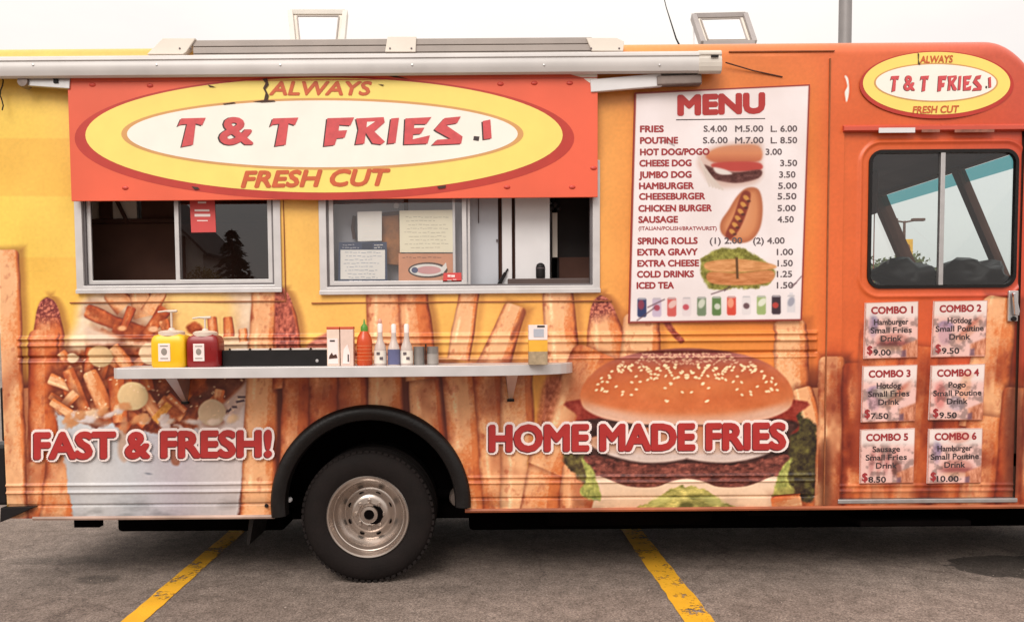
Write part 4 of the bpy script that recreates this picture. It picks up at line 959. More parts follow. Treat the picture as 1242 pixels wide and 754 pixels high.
MB().add([(4.62, 0, 1.05), (4.62, YB, 1.05), (4.62, YB, 1.42), (4.62, 0, 1.42), (4.50, YB, 1.56), (4.50, 0, 1.56), (XB + .02, YB, 1.70), (XB + .02, 0, 1.70), (XB, YB, ZB2), (XB, 0, ZB2)], [(0, 1, 2, 3), (3, 2, 4, 5), (5, 4, 6, 7), (7, 6, 8, 9)]).build('bonnet', M['redp'], truck)
MB().add([(XT, 0, ZTp), (XT, YB, ZTp), (XT, YB, 2.94), (XT, 0, 2.94), (XE - .02, YB, 3.05), (XE - .02, 0, 3.05)], [(0, 1, 2, 3), (3, 2, 4, 5)]).build('windshield_header', M['redp'], truck)
box('front_bumper', M['blackpl'], truck, 4.56, 4.70, .02, YB - .02, .55, .78, .03)
box('grille', M['blackpl'], truck, 4.60, 4.635, .5, YB - .5, 1.0, 1.36, .01)
for y in (.22, YB - .22): MB().lathe([(0, .02), (.08, .01), (.10, -.01)], (4.62, y, 1.22), 'Z', 20).build('headlamp', M['white'], truck, smooth=True)
for y in (.0, YB - .05): box('front_fender_liner', M['under'], truck, 3.62, 4.42, y + .004, y + .046, .62, .95)
ws = bpy.data.objects.new('windshield', None); COL.objects.link(ws); ws.location = (3.6, 1.0, 2.27); ws.parent = truck; ws.matrix_parent_inverse = Matrix.Translation(-truck.location)
def wsp(t, y): return (XT + (XB - XT) * t, y, ZTp + (ZB2 - ZTp) * t)
M['teal'] = glass('teal_sun_band_glass', (.10, .38, .42), 1.45); M['wsglass'] = glass('windshield_glass', (.86, .94, .95), 1.42)
for y0, y1 in ((YP[0], YP[1]), (YP[2], YP[3])):
    MB().add([wsp(.01, y0), wsp(.01, y1), wsp(.11, y1), wsp(.11, y0)], [(0, 1, 2, 3)]).build('sun_band', M['teal'], ws)
    MB().add([wsp(.11, y0), wsp(.11, y1), wsp(1, y1), wsp(1, y0)], [(0, 1, 2, 3)]).build('glass_pane', M['wsglass'], ws)
for y, w_ in ((.03, .07), (.83, .055), (YB - .04, .10)):
    MB().bar(wsp(-.02, y), wsp(1.02, y), w_, .07, (0, 1, 0)).build('pillar', M['darkin'], ws)
MB().bar(wsp(-.02, .0), wsp(-.02, YB), .04, .04).build('top_rail', M['darkin'], ws)
box('cab_side_trim', M['darkin'], truck, 2.2, XB - .05, YB - .03, YB - .012, .8, fw[2]); box('cab_side_trim', M['darkin'], truck, 2.2, XT - .02, YB - .03, YB - .012, fw[3], 2.78); box('cab_side_trim', M['darkin'], truck, 2.2, fw[0], YB - .03, YB - .012, fw[2] + .001, fw[3] - .001)
# headliner and dashboard inside the cab
box('headliner', M['greyp'] if False else mat('cab_headliner', (92, 86, 92), .9, 0, .3, 3), truck, 2.28, XT - .01, .12, YB - .05, 2.78, 2.80)
MB().add([(XT - .03, .1, ZTp + .02), (XT - .03, YB - .1, ZTp + .02), (XT - .22, YB - .1, 2.78), (XT - .22, .1, 2.78)], [(0, 1, 2, 3)]).build('header_trim', mat('cab_header_trim', (84, 76, 80), .9, 0, .35, 3), truck)
box('overhead_locker', M['brownin'], truck, 2.75, 3.05, 1.2, 1.9, 2.45, 2.78, .02)
dash = MB().xprism([(.12, 1.3), (.12, 1.72), (.2, 1.80), (YB - .2, 1.80), (YB - .12, 1.72), (YB - .12, 1.3)], 3.38, XB).build('dashboard', M['blackpl'], truck, bevel=.03)
box('partition', M['darkin'], truck, 2.16, 2.19, .9, YB - .05, .8, 2.95)
st = MB(); sc_ = Vector((3.22, 1.45, 1.86)); ax_ = Vector((-.75, 0, .66)).normalized(); u_ = Vector((0, 1, 0)); v_ = ax_.cross(u_)
st.tube([sc_ + (u_ * math.cos(k * math.pi / 16) + v_ * math.sin(k * math.pi / 16)) * .21 for k in range(33)], .016, 8, False)
for a in (0, 2.1, 4.2): st.tube([sc_, sc_ + (u_ * math.cos(a) + v_ * math.sin(a)) * .21], .012, 6)
st.build('steering_wheel', M['blackpl'], truck, smooth='auto')
for y in (.62, 1.42):
    o = MB().box(2.42, 2.86, y - .23, y + .23, 1.18, 1.30).build('seat', M['blackpl'], truck, bevel=.03)
    MB().box(2.34, 2.46, y - .22, y + .22, 1.28, 1.92).build('seat_back', M['blackpl'], o, bevel=.04)
# ------------------------------------------------------------------ serving windows
def sash_frame(a, b, c_, d, w_, y0, y1): return ring_mesh([(a, c_), (b, c_), (b, d), (a, d)], [(a + w_, c_ + w_), (b - w_, c_ + w_), (b - w_, d - w_), (a + w_, d - w_)], y0, y1)
sw = []
def pane(name, m, par, x0, x1, y, z0, z1): return MB().add([(x0, y, z0), (x1, y, z0), (x1, y, z1), (x0, y, z1)], [(0, 1, 2, 3)]).build(name, m, par)
for k, (a, b, c_, d) in enumerate(WIN):
    o = bpy.data.objects.new('serving_window', None); COL.objects.link(o); o.location = ((a + b) / 2, 0, c_); o.parent = truck; o.matrix_parent_inverse = Matrix.Translation(-truck.location)
    sash_frame(a - .022, b + .022, c_ - .020, d + .02, .045, -.016, .03).build('frame', M['frame'], o, bevel=.003)
    box('sill', M['frame'], o, a - .024, b + .024, -.026, -.0165, c_ - .022, c_ + .004, .002)
    sash_frame(a + .0235, b - .0235, c_ + .0255, d - .0255, .012, .004, .05).build('track', mat('track_shadow', (120, 114, 116), .5, .4, .1, 10), o)
    sw.append(o)
a, b, c_, d = WIN[0]
m0 = W(208, 300).x; m1 = W(222, 300).x
sash_frame(a + .036, m1 - .016, c_ + .034, d - .034, .026, .020, .034).build('sash', M['frame'], sw[0], bevel=.002)
sash_frame(m0 + .020, b - .036, c_ + .034, d - .034, .026, .004, .018).build('sash', M['frame'], sw[0], bevel=.002)
pane('pane', M['winglass'], sw[0], m0 + .04, b - .056, .012, c_ + .05, d - .05)
a, b, c_, d = WIN[1]
m0 = W(553, 300).x; m1 = W(566, 300).x
sash_frame(a + .036, m1, c_ + .034, d - .034, .028, .004, .018).build('sash', M['frame'], sw[1], bevel=.002)
pane('pane', M['clear'], sw[1], a + .05, m1 - .02, .012, c_ + .05, d - .05)
sash_frame(m0 - .02, m1 + .022, c_ + .034, d - .034, .016, .022, .034).build('sash', M['frame'], sw[1], bevel=.002)
# ------------------------------------------------------------------ lettering on the side
YL = -.0165
def slogan(s, x0, x1, yb, slope):
    lettering('slogan_outline', s, x0, x1, yb, 29.5, M['wht'], truck, YL + .0005, 5.2, 14, 0, slope, 2)
    lettering('slogan_shadow', s, x0 - 1.3, x1 - 1.3, yb + 1.2, 29.5, mat('dark_shadow_ink', (110, 28, 34), .5), truck, YL - .0020, 2.0, 10, 0, slope, 1)
    return lettering('slogan_letters', s, x0, x1, yb, 29.5, M['red'], truck, YL - .0034, 2.0, 10, 0, slope, 1)
slogan('FAST & FRESH!', 43, 328, 555, -.010); slogan('HOME MADE FRIES', 595, 952, 546, -.008)
MB().lathe([(0, -.006), (.010, -.005), (.013, .004)], tuple(W(323, 613, -.004)), 'Y', 12).build('skirt_bolt', M['blackpl'], truck, smooth='auto')
# ------------------------------------------------------------------ oval logo (hand-cut letters)
def c1(pts): return [(80 + a / 3.764, 80 + b / 3.764) for a, b in pts]
def c2(pts): return [(400 + a / 3.764, 80 + b / 3.764) for a, b in pts]
LOGO = [c1([(510, 276), (526, 240), (638, 237), (622, 272), (592, 263), (580, 360), (528, 370), (553, 266), (528, 268)]),
        c1([(932, 278), (945, 240), (1061, 236), (1045, 271), (1016, 262), (1003, 360), (955, 367), (974, 265), (948, 268)]),
        [(397, 143.5), (429.5, 142.5), (425, 152.5), (411.5, 151.5), (410.5, 158.5), (421, 158), (418, 167), (408.5, 168), (406, 176), (393, 177.5)],
        c2([(120, 240), (246, 234), (251, 258), (204, 300), (252, 346), (236, 359), (196, 354), (164, 304), (158, 355), (117, 359), (131, 290)]),
        c2([(280, 240), (316, 237), (300, 352), (264, 356)]),
        c2([(345, 240), (464, 234), (441, 266), (386, 266), (384, 284), (432, 282), (416, 310), (381, 313), (378, 335), (457, 317), (446, 355), (339, 359)]),
        c2([(478, 290), (524, 238), (598, 231), (581, 262), (530, 270), (606, 322), (600, 355), (467, 361), (490, 337), (552, 333), (488, 298)]),
        c2([(698, 252), (733, 245), (739, 331), (703, 336)])]
DOT = c2([(664, 316), (690, 318), (686, 339), (661, 335)])
M['sunny'] = mat('sign_yellow', (252, 226, 118), .45, 0, .04, 6); M['tan'] = mat('sign_tan_line', (218, 160, 96), .5, 0, .06, 6); M['signred'] = mat('sign_dark_red', (190, 50, 36), .45, 0, .10, 6)
M['signwhite'] = mat('sign_white', (252, 246, 236), .45, 0, .03, 6); M['coral'] = mat('sign_coral', (236, 98, 66), .42, 0, .10, 2.0); M['letred'] = mat('logo_red', (212, 78, 82), .5, 0, .12, 30)
M['brush'] = mat('brush_lettering', (206, 92, 46), .5, 0, .10, 30); M['scuff'] = mat('dark_scuff', (74, 52, 44), .8, 0, .3, 40)
def oval(parent, cx, cy, s, sy, Y, fx, fy, weight=1.0):
    """s, sy: size against the big sign; fx, fy map the big sign's letters"""
    def pt(pts): return [(fx(a), fy(b)) for a, b in pts]
    plate('oval_border', M['signred'], parent, ellipse(cx + .5 * s, cy + 1.5 * sy, 303 * s, 75 * sy), Y)
    plate('oval_ring', M['sunny'], parent, ellipse(cx, cy - 2 * sy, 289.5 * s, 69.5 * sy), Y - .0008)
    plate('oval_line', M['tan'], parent, ellipse(cx - 2 * s, cy - 3.5 * sy, 244 * s, 43.5 * sy), Y - .0016)
    plate('oval_center', M['signwhite'], parent, ellipse(cx - 2 * s, cy - 3.5 * sy, 237 * s, 40.5 * sy), Y - .0024)
    for q in LOGO + [DOT]: plate('letter_shadow', M['ink'], parent, [(a - 1.7 * weight, b + 1.2 * weight) for a, b in pt(q)], Y - .0032)
    for q in LOGO: plate('letter', M['letred'], parent, pt(q), Y - .0042)
    hole = plate('letter_counter', M['signwhite'], parent, pt(c2([(170, 256), (207, 254), (168, 281)])), Y - .0050)
    lettering('logo_ampersand', '&', fx(266), fx(305), fy(174.5), 31 * (fy(177) - fy(143)) / 34, M['ink'], parent, Y - .0032, 2.2 * weight, 10)
    lettering('logo_ampersand', '&', fx(267.5), fx(306), fy(174), 31 * (fy(177) - fy(143)) / 34, M['letred'], parent, Y - .0045, 1.6 * weight, 10)
# the big sign hung under the awning
YS = -.075
sign = thing('hanging_sign', 'large coral sign with yellow oval reading T and T FRIES under the awning', 'sign', tuple(W(400, 241, YS)))
bx0, bx1, bz0, bz1 = W(84, 165, YS).x, W(725, 165, YS).x, W(404, 241.5, YS).z, W(404, 87, YS).z
box('sign_board', M['coral'], sign, bx0, bx1, YS, YS + .018, bz0, bz1, .002)
oval(sign, 393, 166, 1, 1, YS - .0008, lambda a: a, lambda b: b)
lettering('sign_words', 'ALWAYS', 327, 447, 115, 15.5, M['brush'], sign, YS - .0036, .9, 8, .28)
lettering('sign_words', 'FRESH CUT', 293, 467, 227, 18.5, M['brush'], sign, YS - .0036, 1.3, 8, .30, -.016)
box('sign_fold', mat('sign_fold_line', (206, 76, 56), .5), sign, bx0 + .002, bx1 - .002, YS - .0022, YS - .0003, W(400, 97.6, YS).z, W(400, 96.6, YS).z)
for (a, b) in ((112, 103), (182, 104), (152, 228), (607, 102), (648, 101), (691, 101), (615, 227), (694, 227), (720, 204)):
    p = W(a, b, YS); MB().lathe([(0, -.006), (.010, -.0055), (.015, -.002), (.016, .001)], tuple(p), 'Y', 14, 1.3, .8).build('rivet', mat('rivet_paint', (206, 66, 50), .45) if a == 112 else bpy.data.materials['rivet_paint'], sign, smooth=True)
plate('peeled_patch', M['signwhite'], sign, [(724.4, 88.5), (686, 88.5), (694, 91), (706, 94), (716, 101), (724.4, 109)], YS - .0006)
for pts in ([(318, 96), (324, 95), (326, 103), (322, 108), (326, 116), (324, 124), (320, 122), (322, 113), (319, 107), (322, 101)], [(306, 123.5), (320, 121.5), (333, 122), (334, 123.5), (318, 124.4)], [(252, 103), (258, 104.5), (262, 106), (254, 105.6)], [(232, 226), (240, 227), (242, 229.5), (236, 230)], [(466, 91), (480, 92), (496, 96), (478, 94)], [(530, 226), (541, 224.5), (540, 228), (532, 229)], [(270, 126), (284, 124), (286, 125.4), (272, 127.2)], [(458, 102), (466, 103), (464, 104.4)]):
    plate('vinyl_tear', M['scuff'], sign, pts, YS - .0062)
box('hanging_lug', M['alu'], sign, bx0 + .25, bx0 + .30, YS + .003, YS + .016, bz1 - .01, bz1 + .05); box('hanging_lug', M['alu'], sign, bx1 - .30, bx1 - .25, YS + .003, YS + .016, bz1 - .01, bz1 + .05)
# small oval above the cab door
lo = bpy.data.objects.new('cab_logo', None); COL.objects.link(lo); lo.location = W(1136, 103); lo.parent = truck; lo.matrix_parent_inverse = Matrix.Translation(-truck.location)
FX = lambda a: 1080.5 + (a - 217) * .3215
FY = lambda b: 92 + (b - 143) * .56
oval(lo, 1136, 102.2, .3085, .545, -.0082, FX, FY, .45)
lettering('logo_words', 'ALWAYS', 1116, 1155, 76.5, 8.2, M['brush'], lo, -.0112, .35, 6, .12, -.02)
lettering('logo_words', 'FRESH CUT', 1107, 1162, 137.5, 8.2, M['brush'], lo, -.0112, .35, 6, .15, -.02)
plate('vinyl_tear', M['scuff'], lo, [(1113, 64), (1115, 66), (1114.4, 73), (1116.4, 79), (1113.6, 78), (1113.6, 72)], -.0135)
# ------------------------------------------------------------------ menu and combo signs
def quad_sheet(name, m, parent, q, Y, step, paint):
    n = int((math.dist(q[0], q[1]) * .0051) / step); k = int((math.dist(q[0], q[3]) * .0051) / step)
    a, b = np.meshgrid(np.linspace(0, 1, n), np.linspace(0, 1, k))        # b from the foot up
    c = [W(p[0], p[1], Y) for p in q]
    def bl(i): return ((1 - a) * c[3][i] + a * c[2][i]) * (1 - b) + ((1 - a) * c[0][i] + a * c[1][i]) * b
    Xq, Zq = bl(0), bl(2)
    U, V = project(Xq, Zq, Y); A_ = Art(U, V); paint(A_)
    return sheet(name, m, parent, Xq, Zq, np.full_like(Xq, Y), A_.linear(), None, False)
def backing(name, m, parent, q, y0, y1, grow=0.0):
    cx = sum(p[0] for p in q) / 4; cy = sum(p[1] for p in q) / 4
    p = [W(a + math.copysign(grow, a - cx), b + math.copysign(grow, b - cy), y0) for a, b in q]
    return MB().prism([(a.x, a.z) for a in p], y0, y1).build(name, m, parent)
MQ = [(770.5, 113), (982, 103), (972, 388), (763, 391)]
YM = -.022
menu = thing('menu_sign', 'tall white printed menu board with red heading and food pictures', 'sign', tuple(W(867, 391, YM)))
quad_sheet('menu_sheet', M['board'], menu, MQ, YM, .0040, art_menu)
backing('backing_board', M['darkred'], menu, MQ, YM + .0006, .004, .6)
YT = YM - .0007
def mx_(X_, Yc): return 750 + X_ / 2.432
def my_(Yc): return 90 + Yc / 2.432
lettering('menu_heading', 'MENU', mx_(179, 0), mx_(428, 0), my_(118.5), 21.5, M['red'], menu, YT - .001, 2.2, 10, -.0, -.03)
plate('heading_rule', M['ink'], menu, [(mx_(170, 0), my_(133.5)), (mx_(433, 0), my_(130)), (mx_(433, 0), my_(132.5)), (mx_(170, 0), my_(136.5))], YT)
ROWS = [('FRIES', 65, 133, 162, (('S.4.00', 252, 320), ('M.5.00', 345, 427), ('L. 6.00', 450, 527))), ('POUTINE', 65, 175, 196, (('S.6.00', 250, 322), ('M.7.00', 345, 428), ('L. 8.50', 450, 527))), ('HOT DOG/POGO', 65, 268, 230, (('3.00', 435, 482),)), ('CHEESE DOG', 63, 215, 263, (('3.50', 478, 527),)), ('JUMBO DOG', 62, 215, 297, (('3.50', 475, 522),)), ('HAMBURGER', 62, 222, 330, (('5.00', 472, 526),)), ('CHEESEBURGER', 62, 255, 361, (('5.50', 470, 525),)), ('CHICKEN BURGER', 60, 275, 396, (('5.00', 470, 523),)), ('SAUSAGE', 60, 175, 429, (('4.50', 470, 517),)), ('SPRING ROLLS', 58, 233, 492, (('(1) 2.00', 270, 365), ('(2) 4.00', 398, 490))), ('EXTRA GRAVY', 57, 233, 525, (('1.00', 468, 515),)), ('EXTRA CHEESE', 57, 237, 558, (('1.50', 470, 514),)), ('COLD DRINKS', 56, 222, 590, (('1.25', 468, 512),)), ('ICED TEA', 55, 163, 623, (('1.50', 468, 515),))]
for s, a, b, yc, pr in ROWS:
    lettering('menu_line', s, mx_(a, 0), mx_(b, 0), my_(yc + 9), 7.4, M['darkred'], menu, YT, .55, 6, 0, -.008)
    for t_, p0, p1 in pr: lettering('menu_price', t_, mx_(p0, 0), mx_(p1, 0), my_(yc + 8), 7.2, M['greyink'], menu, YT, .3, 6, 0, -.008)
lettering('menu_note', '(ITALIAN/POLISH/BRATWURST)', mx_(60, 0), mx_(290, 0), my_(460), 4.4, M['darkred'], menu, YT, .15, 6)
CQ = [([(1050, 367), (1114, 365), (1113, 433), (1048, 435)], 'Hamburger', 'Small Fries', '9.00', 'hamburger and small fries'), ([(1133, 365), (1198, 364), (1195, 432), (1130, 433)], 'Hotdog', 'Small Poutine', '9.50', 'hotdog and small poutine'), ([(1047, 444), (1113, 442), (1110, 510), (1045, 512)], 'Hotdog', 'Small Fries', '7.50', 'hotdog and small fries'), ([(1130, 443), (1195, 441), (1192, 509), (1127, 509)], 'Pogo', 'Small Poutine', '9.50', 'pogo and small poutine'), ([(1044, 521), (1110, 519), (1108, 585), (1043, 586)], 'Sausage', 'Small Fries', '8.50', 'sausage and small fries'), ([(1127, 520), (1192, 519), (1190, 585), (1125, 586)], 'Hamburger', 'Small Poutine', '10.00', 'hamburger and small poutine')]
YC = .002
for k, (q, l1, l2, pr, lb) in enumerate(CQ):
    cs = thing('combo_sign', 'small white combo %d sign for %s on the cab door' % (k + 1, lb), 'sign', tuple(W((q[2][0] + q[3][0]) / 2, q[2][1], YC)), 'combo signs on the cab door')
    quad_sheet('combo_sheet', M['board'], cs, q, YC, .0042, lambda A_: art_combo(A_, q, k + 1))
    backing('backing_board', M['wht'], cs, q, YC + .0006, .018)
    x0, y0 = q[0]; t_ = YC - .0006; sl = -.02
    lettering('combo_heading', 'COMBO %d' % (k + 1), x0 + 7, x0 + 57, y0 + 13.4, 8.0, M['darkred'], cs, t_, .55, 6, 0, sl)
    cxm = x0 + 31
    for s, yy in ((l1, 26.5), (l2, 36.5), ('Drink', 46.5)):
        wd_ = len(s) * 4.15 + 4
        ws_ = s.split(' '); tot = len(s); pos = cxm - wd_ / 2
        for wi, word in enumerate(ws_):
            ww = wd_ * (len(word) + .0) / tot
            lettering('combo_word', word, pos, pos + ww, y0 + yy - .02 * (pos - cxm), 6.6, M['ink'], cs, t_, .28, 6, 0, sl); pos += ww + wd_ * 1.0 / tot
    lettering('combo_dollar', '$', x0 + 2, x0 + 8, y0 + 62, 9.5, M['darkred'], cs, t_, .5, 6)
    lettering('combo_price', pr, x0 + 9.5, x0 + 9.5 + 5.2 * len(pr), y0 + 63.5, 6.6, M['ink'], cs, t_, .35, 6)
# ------------------------------------------------------------------ awning
aw = bpy.data.objects.new('awning', None); COL.objects.link(aw); aw.location = W(400, 92); aw.parent = truck; aw.matrix_parent_inverse = Matrix.Translation(-truck.location)
YA = -.135
za, zb = W(430, 63.5, YA).z, W(430, 90.5, YA).z
hh = za - zb
prof = [(-.012, zb + .075), (-.04, zb + .030), (YA + .045, zb + .004), (YA + .026, zb), (YA + .010, zb + .010), (YA + .002, zb + .034), (YA, zb + .055), (YA + .002, zb + hh * .62), (YA + .010, zb + hh * .70), (YA + .011, zb + hh * .735), (YA + .004, zb + hh * .76), (YA + .006, za - .016), (YA + .018, za - .004), (YA + .04, za), (-.012, za + .004)]
ax0, ax1 = W(-70, 80, YA).x, W(850, 80, YA).x
MB().xprism(prof, ax0, ax1).build('awning_case', mat('awning_white', (206, 201, 199), .4, 0, .13, 2.2), aw, smooth='auto')
cy_, cz_ = -.09, (za + zb) / 2
MB().xprism([(cy_ + (y - cy_) * 1.06, cz_ + (z - cz_) * 1.07) for y, z in prof], W(848, 80, YA).x, W(876, 80, YA).x).build('end_cap', mat('awning_cap', (214, 206, 196), .45, 0, .05, 8), aw, bevel=.006)
box('cap_slot', M['blackpl'], aw, W(862, 70, YA).x, W(871, 70, YA).x, YA - .012, YA - .004, W(866, 70, YA).z, W(866, 67.5, YA).z)
for a in (40, 190, 340, 500, 660, 800):
    MB().lathe([(0, -.004), (.006, -.003), (.007, .002)], tuple(W(a, 79, YA)), 'Y', 10).build('case_screw', M['alu'], aw, smooth='auto')
# folded arms under the case
yA = -.07
def arm(p, q, w_, m): MB().bar(W(*p, yA), W(*q, yA), .03, w_, (0, 0, 1)).build('awning_arm', m, aw, bevel=.004)
arm((30, 97), (86, 101), .075, M['alu']); arm((716, 105), (802, 97.5), .075, M['white'])
MB().bar(W(796, 99, yA), W(850, 97, yA), .05, .055).build('arm_joint', mat('joint_metal', (138, 124, 118), .5, .6, .2, 14), aw, bevel=.006)
MB().lathe([(0, -.012), (.03, -.010), (.034, 0), (.034, .05)], tuple(W(28, 99, yA - .02)), 'Y', 18).build('arm_pivot', bpy.data.materials['joint_metal'], aw, smooth='auto')
box('arm_clip', M['blackpl'], aw, W(67, 98, yA).x, W(72, 98, yA).x, yA - .024, yA - .014, W(70, 102, yA).z, W(70, 97, yA).z)
for k in range(2): MB().tube([W(2 + 2 * math.sin(j * 1.3), 92 + j * 6, -.05) for j in range(8)], .004, 6).build('hook_chain', M['blackpl'], aw, smooth='auto') if k == 0 else None
MB().tube([W(880, 76, -.03), W(914, 86, -.012), W(949, 93.5, -.008)], .004, 6).build('stay_wire', M['brownin'], aw, smooth='auto')
box('wall_bracket', M['alu'], aw, W(800, 92).x, W(848, 92).x, -.06, -.004, W(820, 106).z, W(820, 90).z, .004)
# ------------------------------------------------------------------ things on the roof
ro = bpy.data.objects.new('roof_rail', None); COL.objects.link(ro); ro.location = W(480, 60, .16); ro.parent = truck; ro.matrix_parent_inverse = Matrix.Translation(-truck.location)
yr = -.03
M['rail'] = mat('grey_rail', (168, 158, 152), .55, .2, .10, 5)
x0, x1 = W(234, 56, yr).x, W(718, 56, yr).x; zt_, zb_ = W(470, 46.5, yr).z, W(470, 72, yr).z
for k in range(3):
    za_ = zb_ + (zt_ - zb_) * k / 3
    box('rail_plank', M['rail'], ro, x0, x1, yr, yr + .03, za_ + .001, za_ + (zt_ - zb_) / 3 - .003, .003)
for pts in ([(178, 66), (197, 46.5), (237, 46.5), (226, 63), (222, 66)], [(467, 63), (470, 44.5), (505, 44.5), (504, 63)], [(711, 46), (718, 62), (756, 62), (757, 50), (748, 46)]):
    p = [W(a, b, yr - .012) for a, b in pts]; cl = MB().prism([(q.x, q.z) for q in p], yr - .012, yr + .05).build('clamp', M['cream'], ro, bevel=.003)
    xs_ = [a for a, b in pts]
    for a in (min(xs_) + (6 if min(xs_) > 300 else 40), max(xs_) - 6):
        MB().lathe([(0, -.004), (.005, -.004), (.006, 0)], tuple(W(a, 59, yr - .012)), 'Y', 10).build('screw', M['greyink'], cl)
for k, (h_, top, skew) in enumerate(zip(HATCH, (15.5, 19.5), (4, -14))):
    o = bpy.data.objects.new('roof_hatch', None); COL.objects.link(o); o.location = (h_[0], h_[2], 3.3); o.parent = truck; o.matrix_parent_inverse = Matrix.Translation(-truck.location)
    # lid stands open, hinged along the far edge of the hole
    zr = ZT + RF + .02; yh = .72
    if k == 0: q = [(356, 47), (416, 47), (419, 16), (353, 16)]
    else: q = [(850, 47), (912, 46), (903, 19), (841, 20.5)]
    P_ = [W(a, b, yh + (0 if b > 40 else .22)) for a, b in q]
    P_[0] = P_[0] + (P_[0] - P_[3]) * .25; P_[1] = P_[1] + (P_[1] - P_[2]) * .25
    inn = .15
    c0 = sum((p for p in P_), Vector()) / 4
    I_ = [p + (c0 - p) * .24 for p in P_]
    fr = MB(); f = []
    for j in range(4):
        z_ = (j + 1) % 4
        fr.bar(P_[j], P_[z_], .035, .05, (0, 1, 0))
    fr.build('lid_frame', mat('hatch_frame_grey', (216, 210, 202), .5, .1, .06, 8) if k == 0 else mat('hatch_frame_dark', (164, 156, 154), .5, .2, .08, 8), o, bevel=.003)
    MB().add(P_, [(0, 1, 2, 3)]).build('lid_skin', M['cream'], o)
    lid = MB().add([p + Vector((0, -.006, 0)) for p in I_], [(0, 1, 2, 3)]).build('lid_panel', M['white'], o)
    inner = MB()
    for j in range(4): inner.bar(I_[j] + Vector((0, -.01, 0)), I_[(j + 1) % 4] + Vector((0, -.01, 0)), .008, .010, (0, 1, 0))
    inner.build('lid_bead', M['rail'], o)
    for yy, xx in ((h_[2], (h_[0], h_[1])), (h_[3], (h_[0], h_[1]))): box('hatch_coaming', M['roofw'], o, xx[0], xx[1], yy - .02, yy, zr - .05, zr + .04)
    MB().bar((h_[0] + .03, h_[2] + .02, zr + .02), tuple(P_[3]), .012, .012).build('lid_stay', M['alu'], o)
# thin whip antenna
MB().tube([W(824, 55, .4), W(820, 47, .4), W(808, 9, .42), W(804, -8, .44)], [.006, .005, .003, .003], 6).build('antenna', M['blackpl'], truck, smooth='auto')
# ------------------------------------------------------------------ shelf
sh = bpy.data.objects.new('serving_shelf', None); COL.objects.link(sh); YF = -.36
sh.location = W(400, 457); sh.parent = truck; sh.matrix_parent_inverse = Matrix.Translation(-truck.location)
zt_ = W(400, 444.5, YF).z; zb_ = W(400, 457.5, YF).z
xl = W(137, 448, YF + .02).x; xr = W(694, 441, 0).x; xk = W(560, 448, YF).x
pl = [(xl, .0), (xl, YF + .03), (xl + .03, YF)] + [(xk + (xr - xk) * math.sin(math.pi / 2 * k / 12), YF * math.cos(math.pi / 2 * k / 12) ** .9) for k in range(13)]
pl[-1] = (xr, .0)
n = len(pl); tri = tessellate_polygon([[Vector((a, b, 0)) for a, b in pl]])
def slab(mb, z0, z1): mb.add([(a, b, z0) for a, b in pl] + [(a, b, z1) for a, b in pl], [tuple(t) for t in tri] + [tuple(i + n for i in t) for t in tri] + [(i, (i + 1) % n, (i + 1) % n + n, i + n) for i in range(n)]); return mb
M['shelf'] = mat('shelf_aluminium', (214, 210, 210), .36, .25, .06, 6, .0)
slab(MB(), zb_, zt_).build('shelf_top', M['shelf'], sh, bevel=.006)
zs_ = (zb_ + zt_) / 2
for px in (218, 620):
    c = W(px, 470, -.1)
    MB().add([(c.x - .035, -.003, zb_), (c.x + .035, -.003, zb_), (c.x + .012, -.003, zb_ - .165), (c.x - .012, -.003, zb_ - .165), (c.x - .035, -.25, zb_ + .002), (c.x + .035, -.25, zb_ + .002), (c.x + .012, -.02, zb_ - .165), (c.x - .012, -.02, zb_ - .165)], [(0, 1, 2, 3), (4, 5, 6, 7), (0, 1, 5, 4), (1, 2, 6, 5), (2, 3, 7, 6), (3, 0, 4, 7)]).build('bracket', M['alu'], sh)
    box('bracket_foot', M['blackpl'], sh, c.x - .022, c.x + .022, -.024, -.002, zb_ - .178, zb_ - .163, .002)
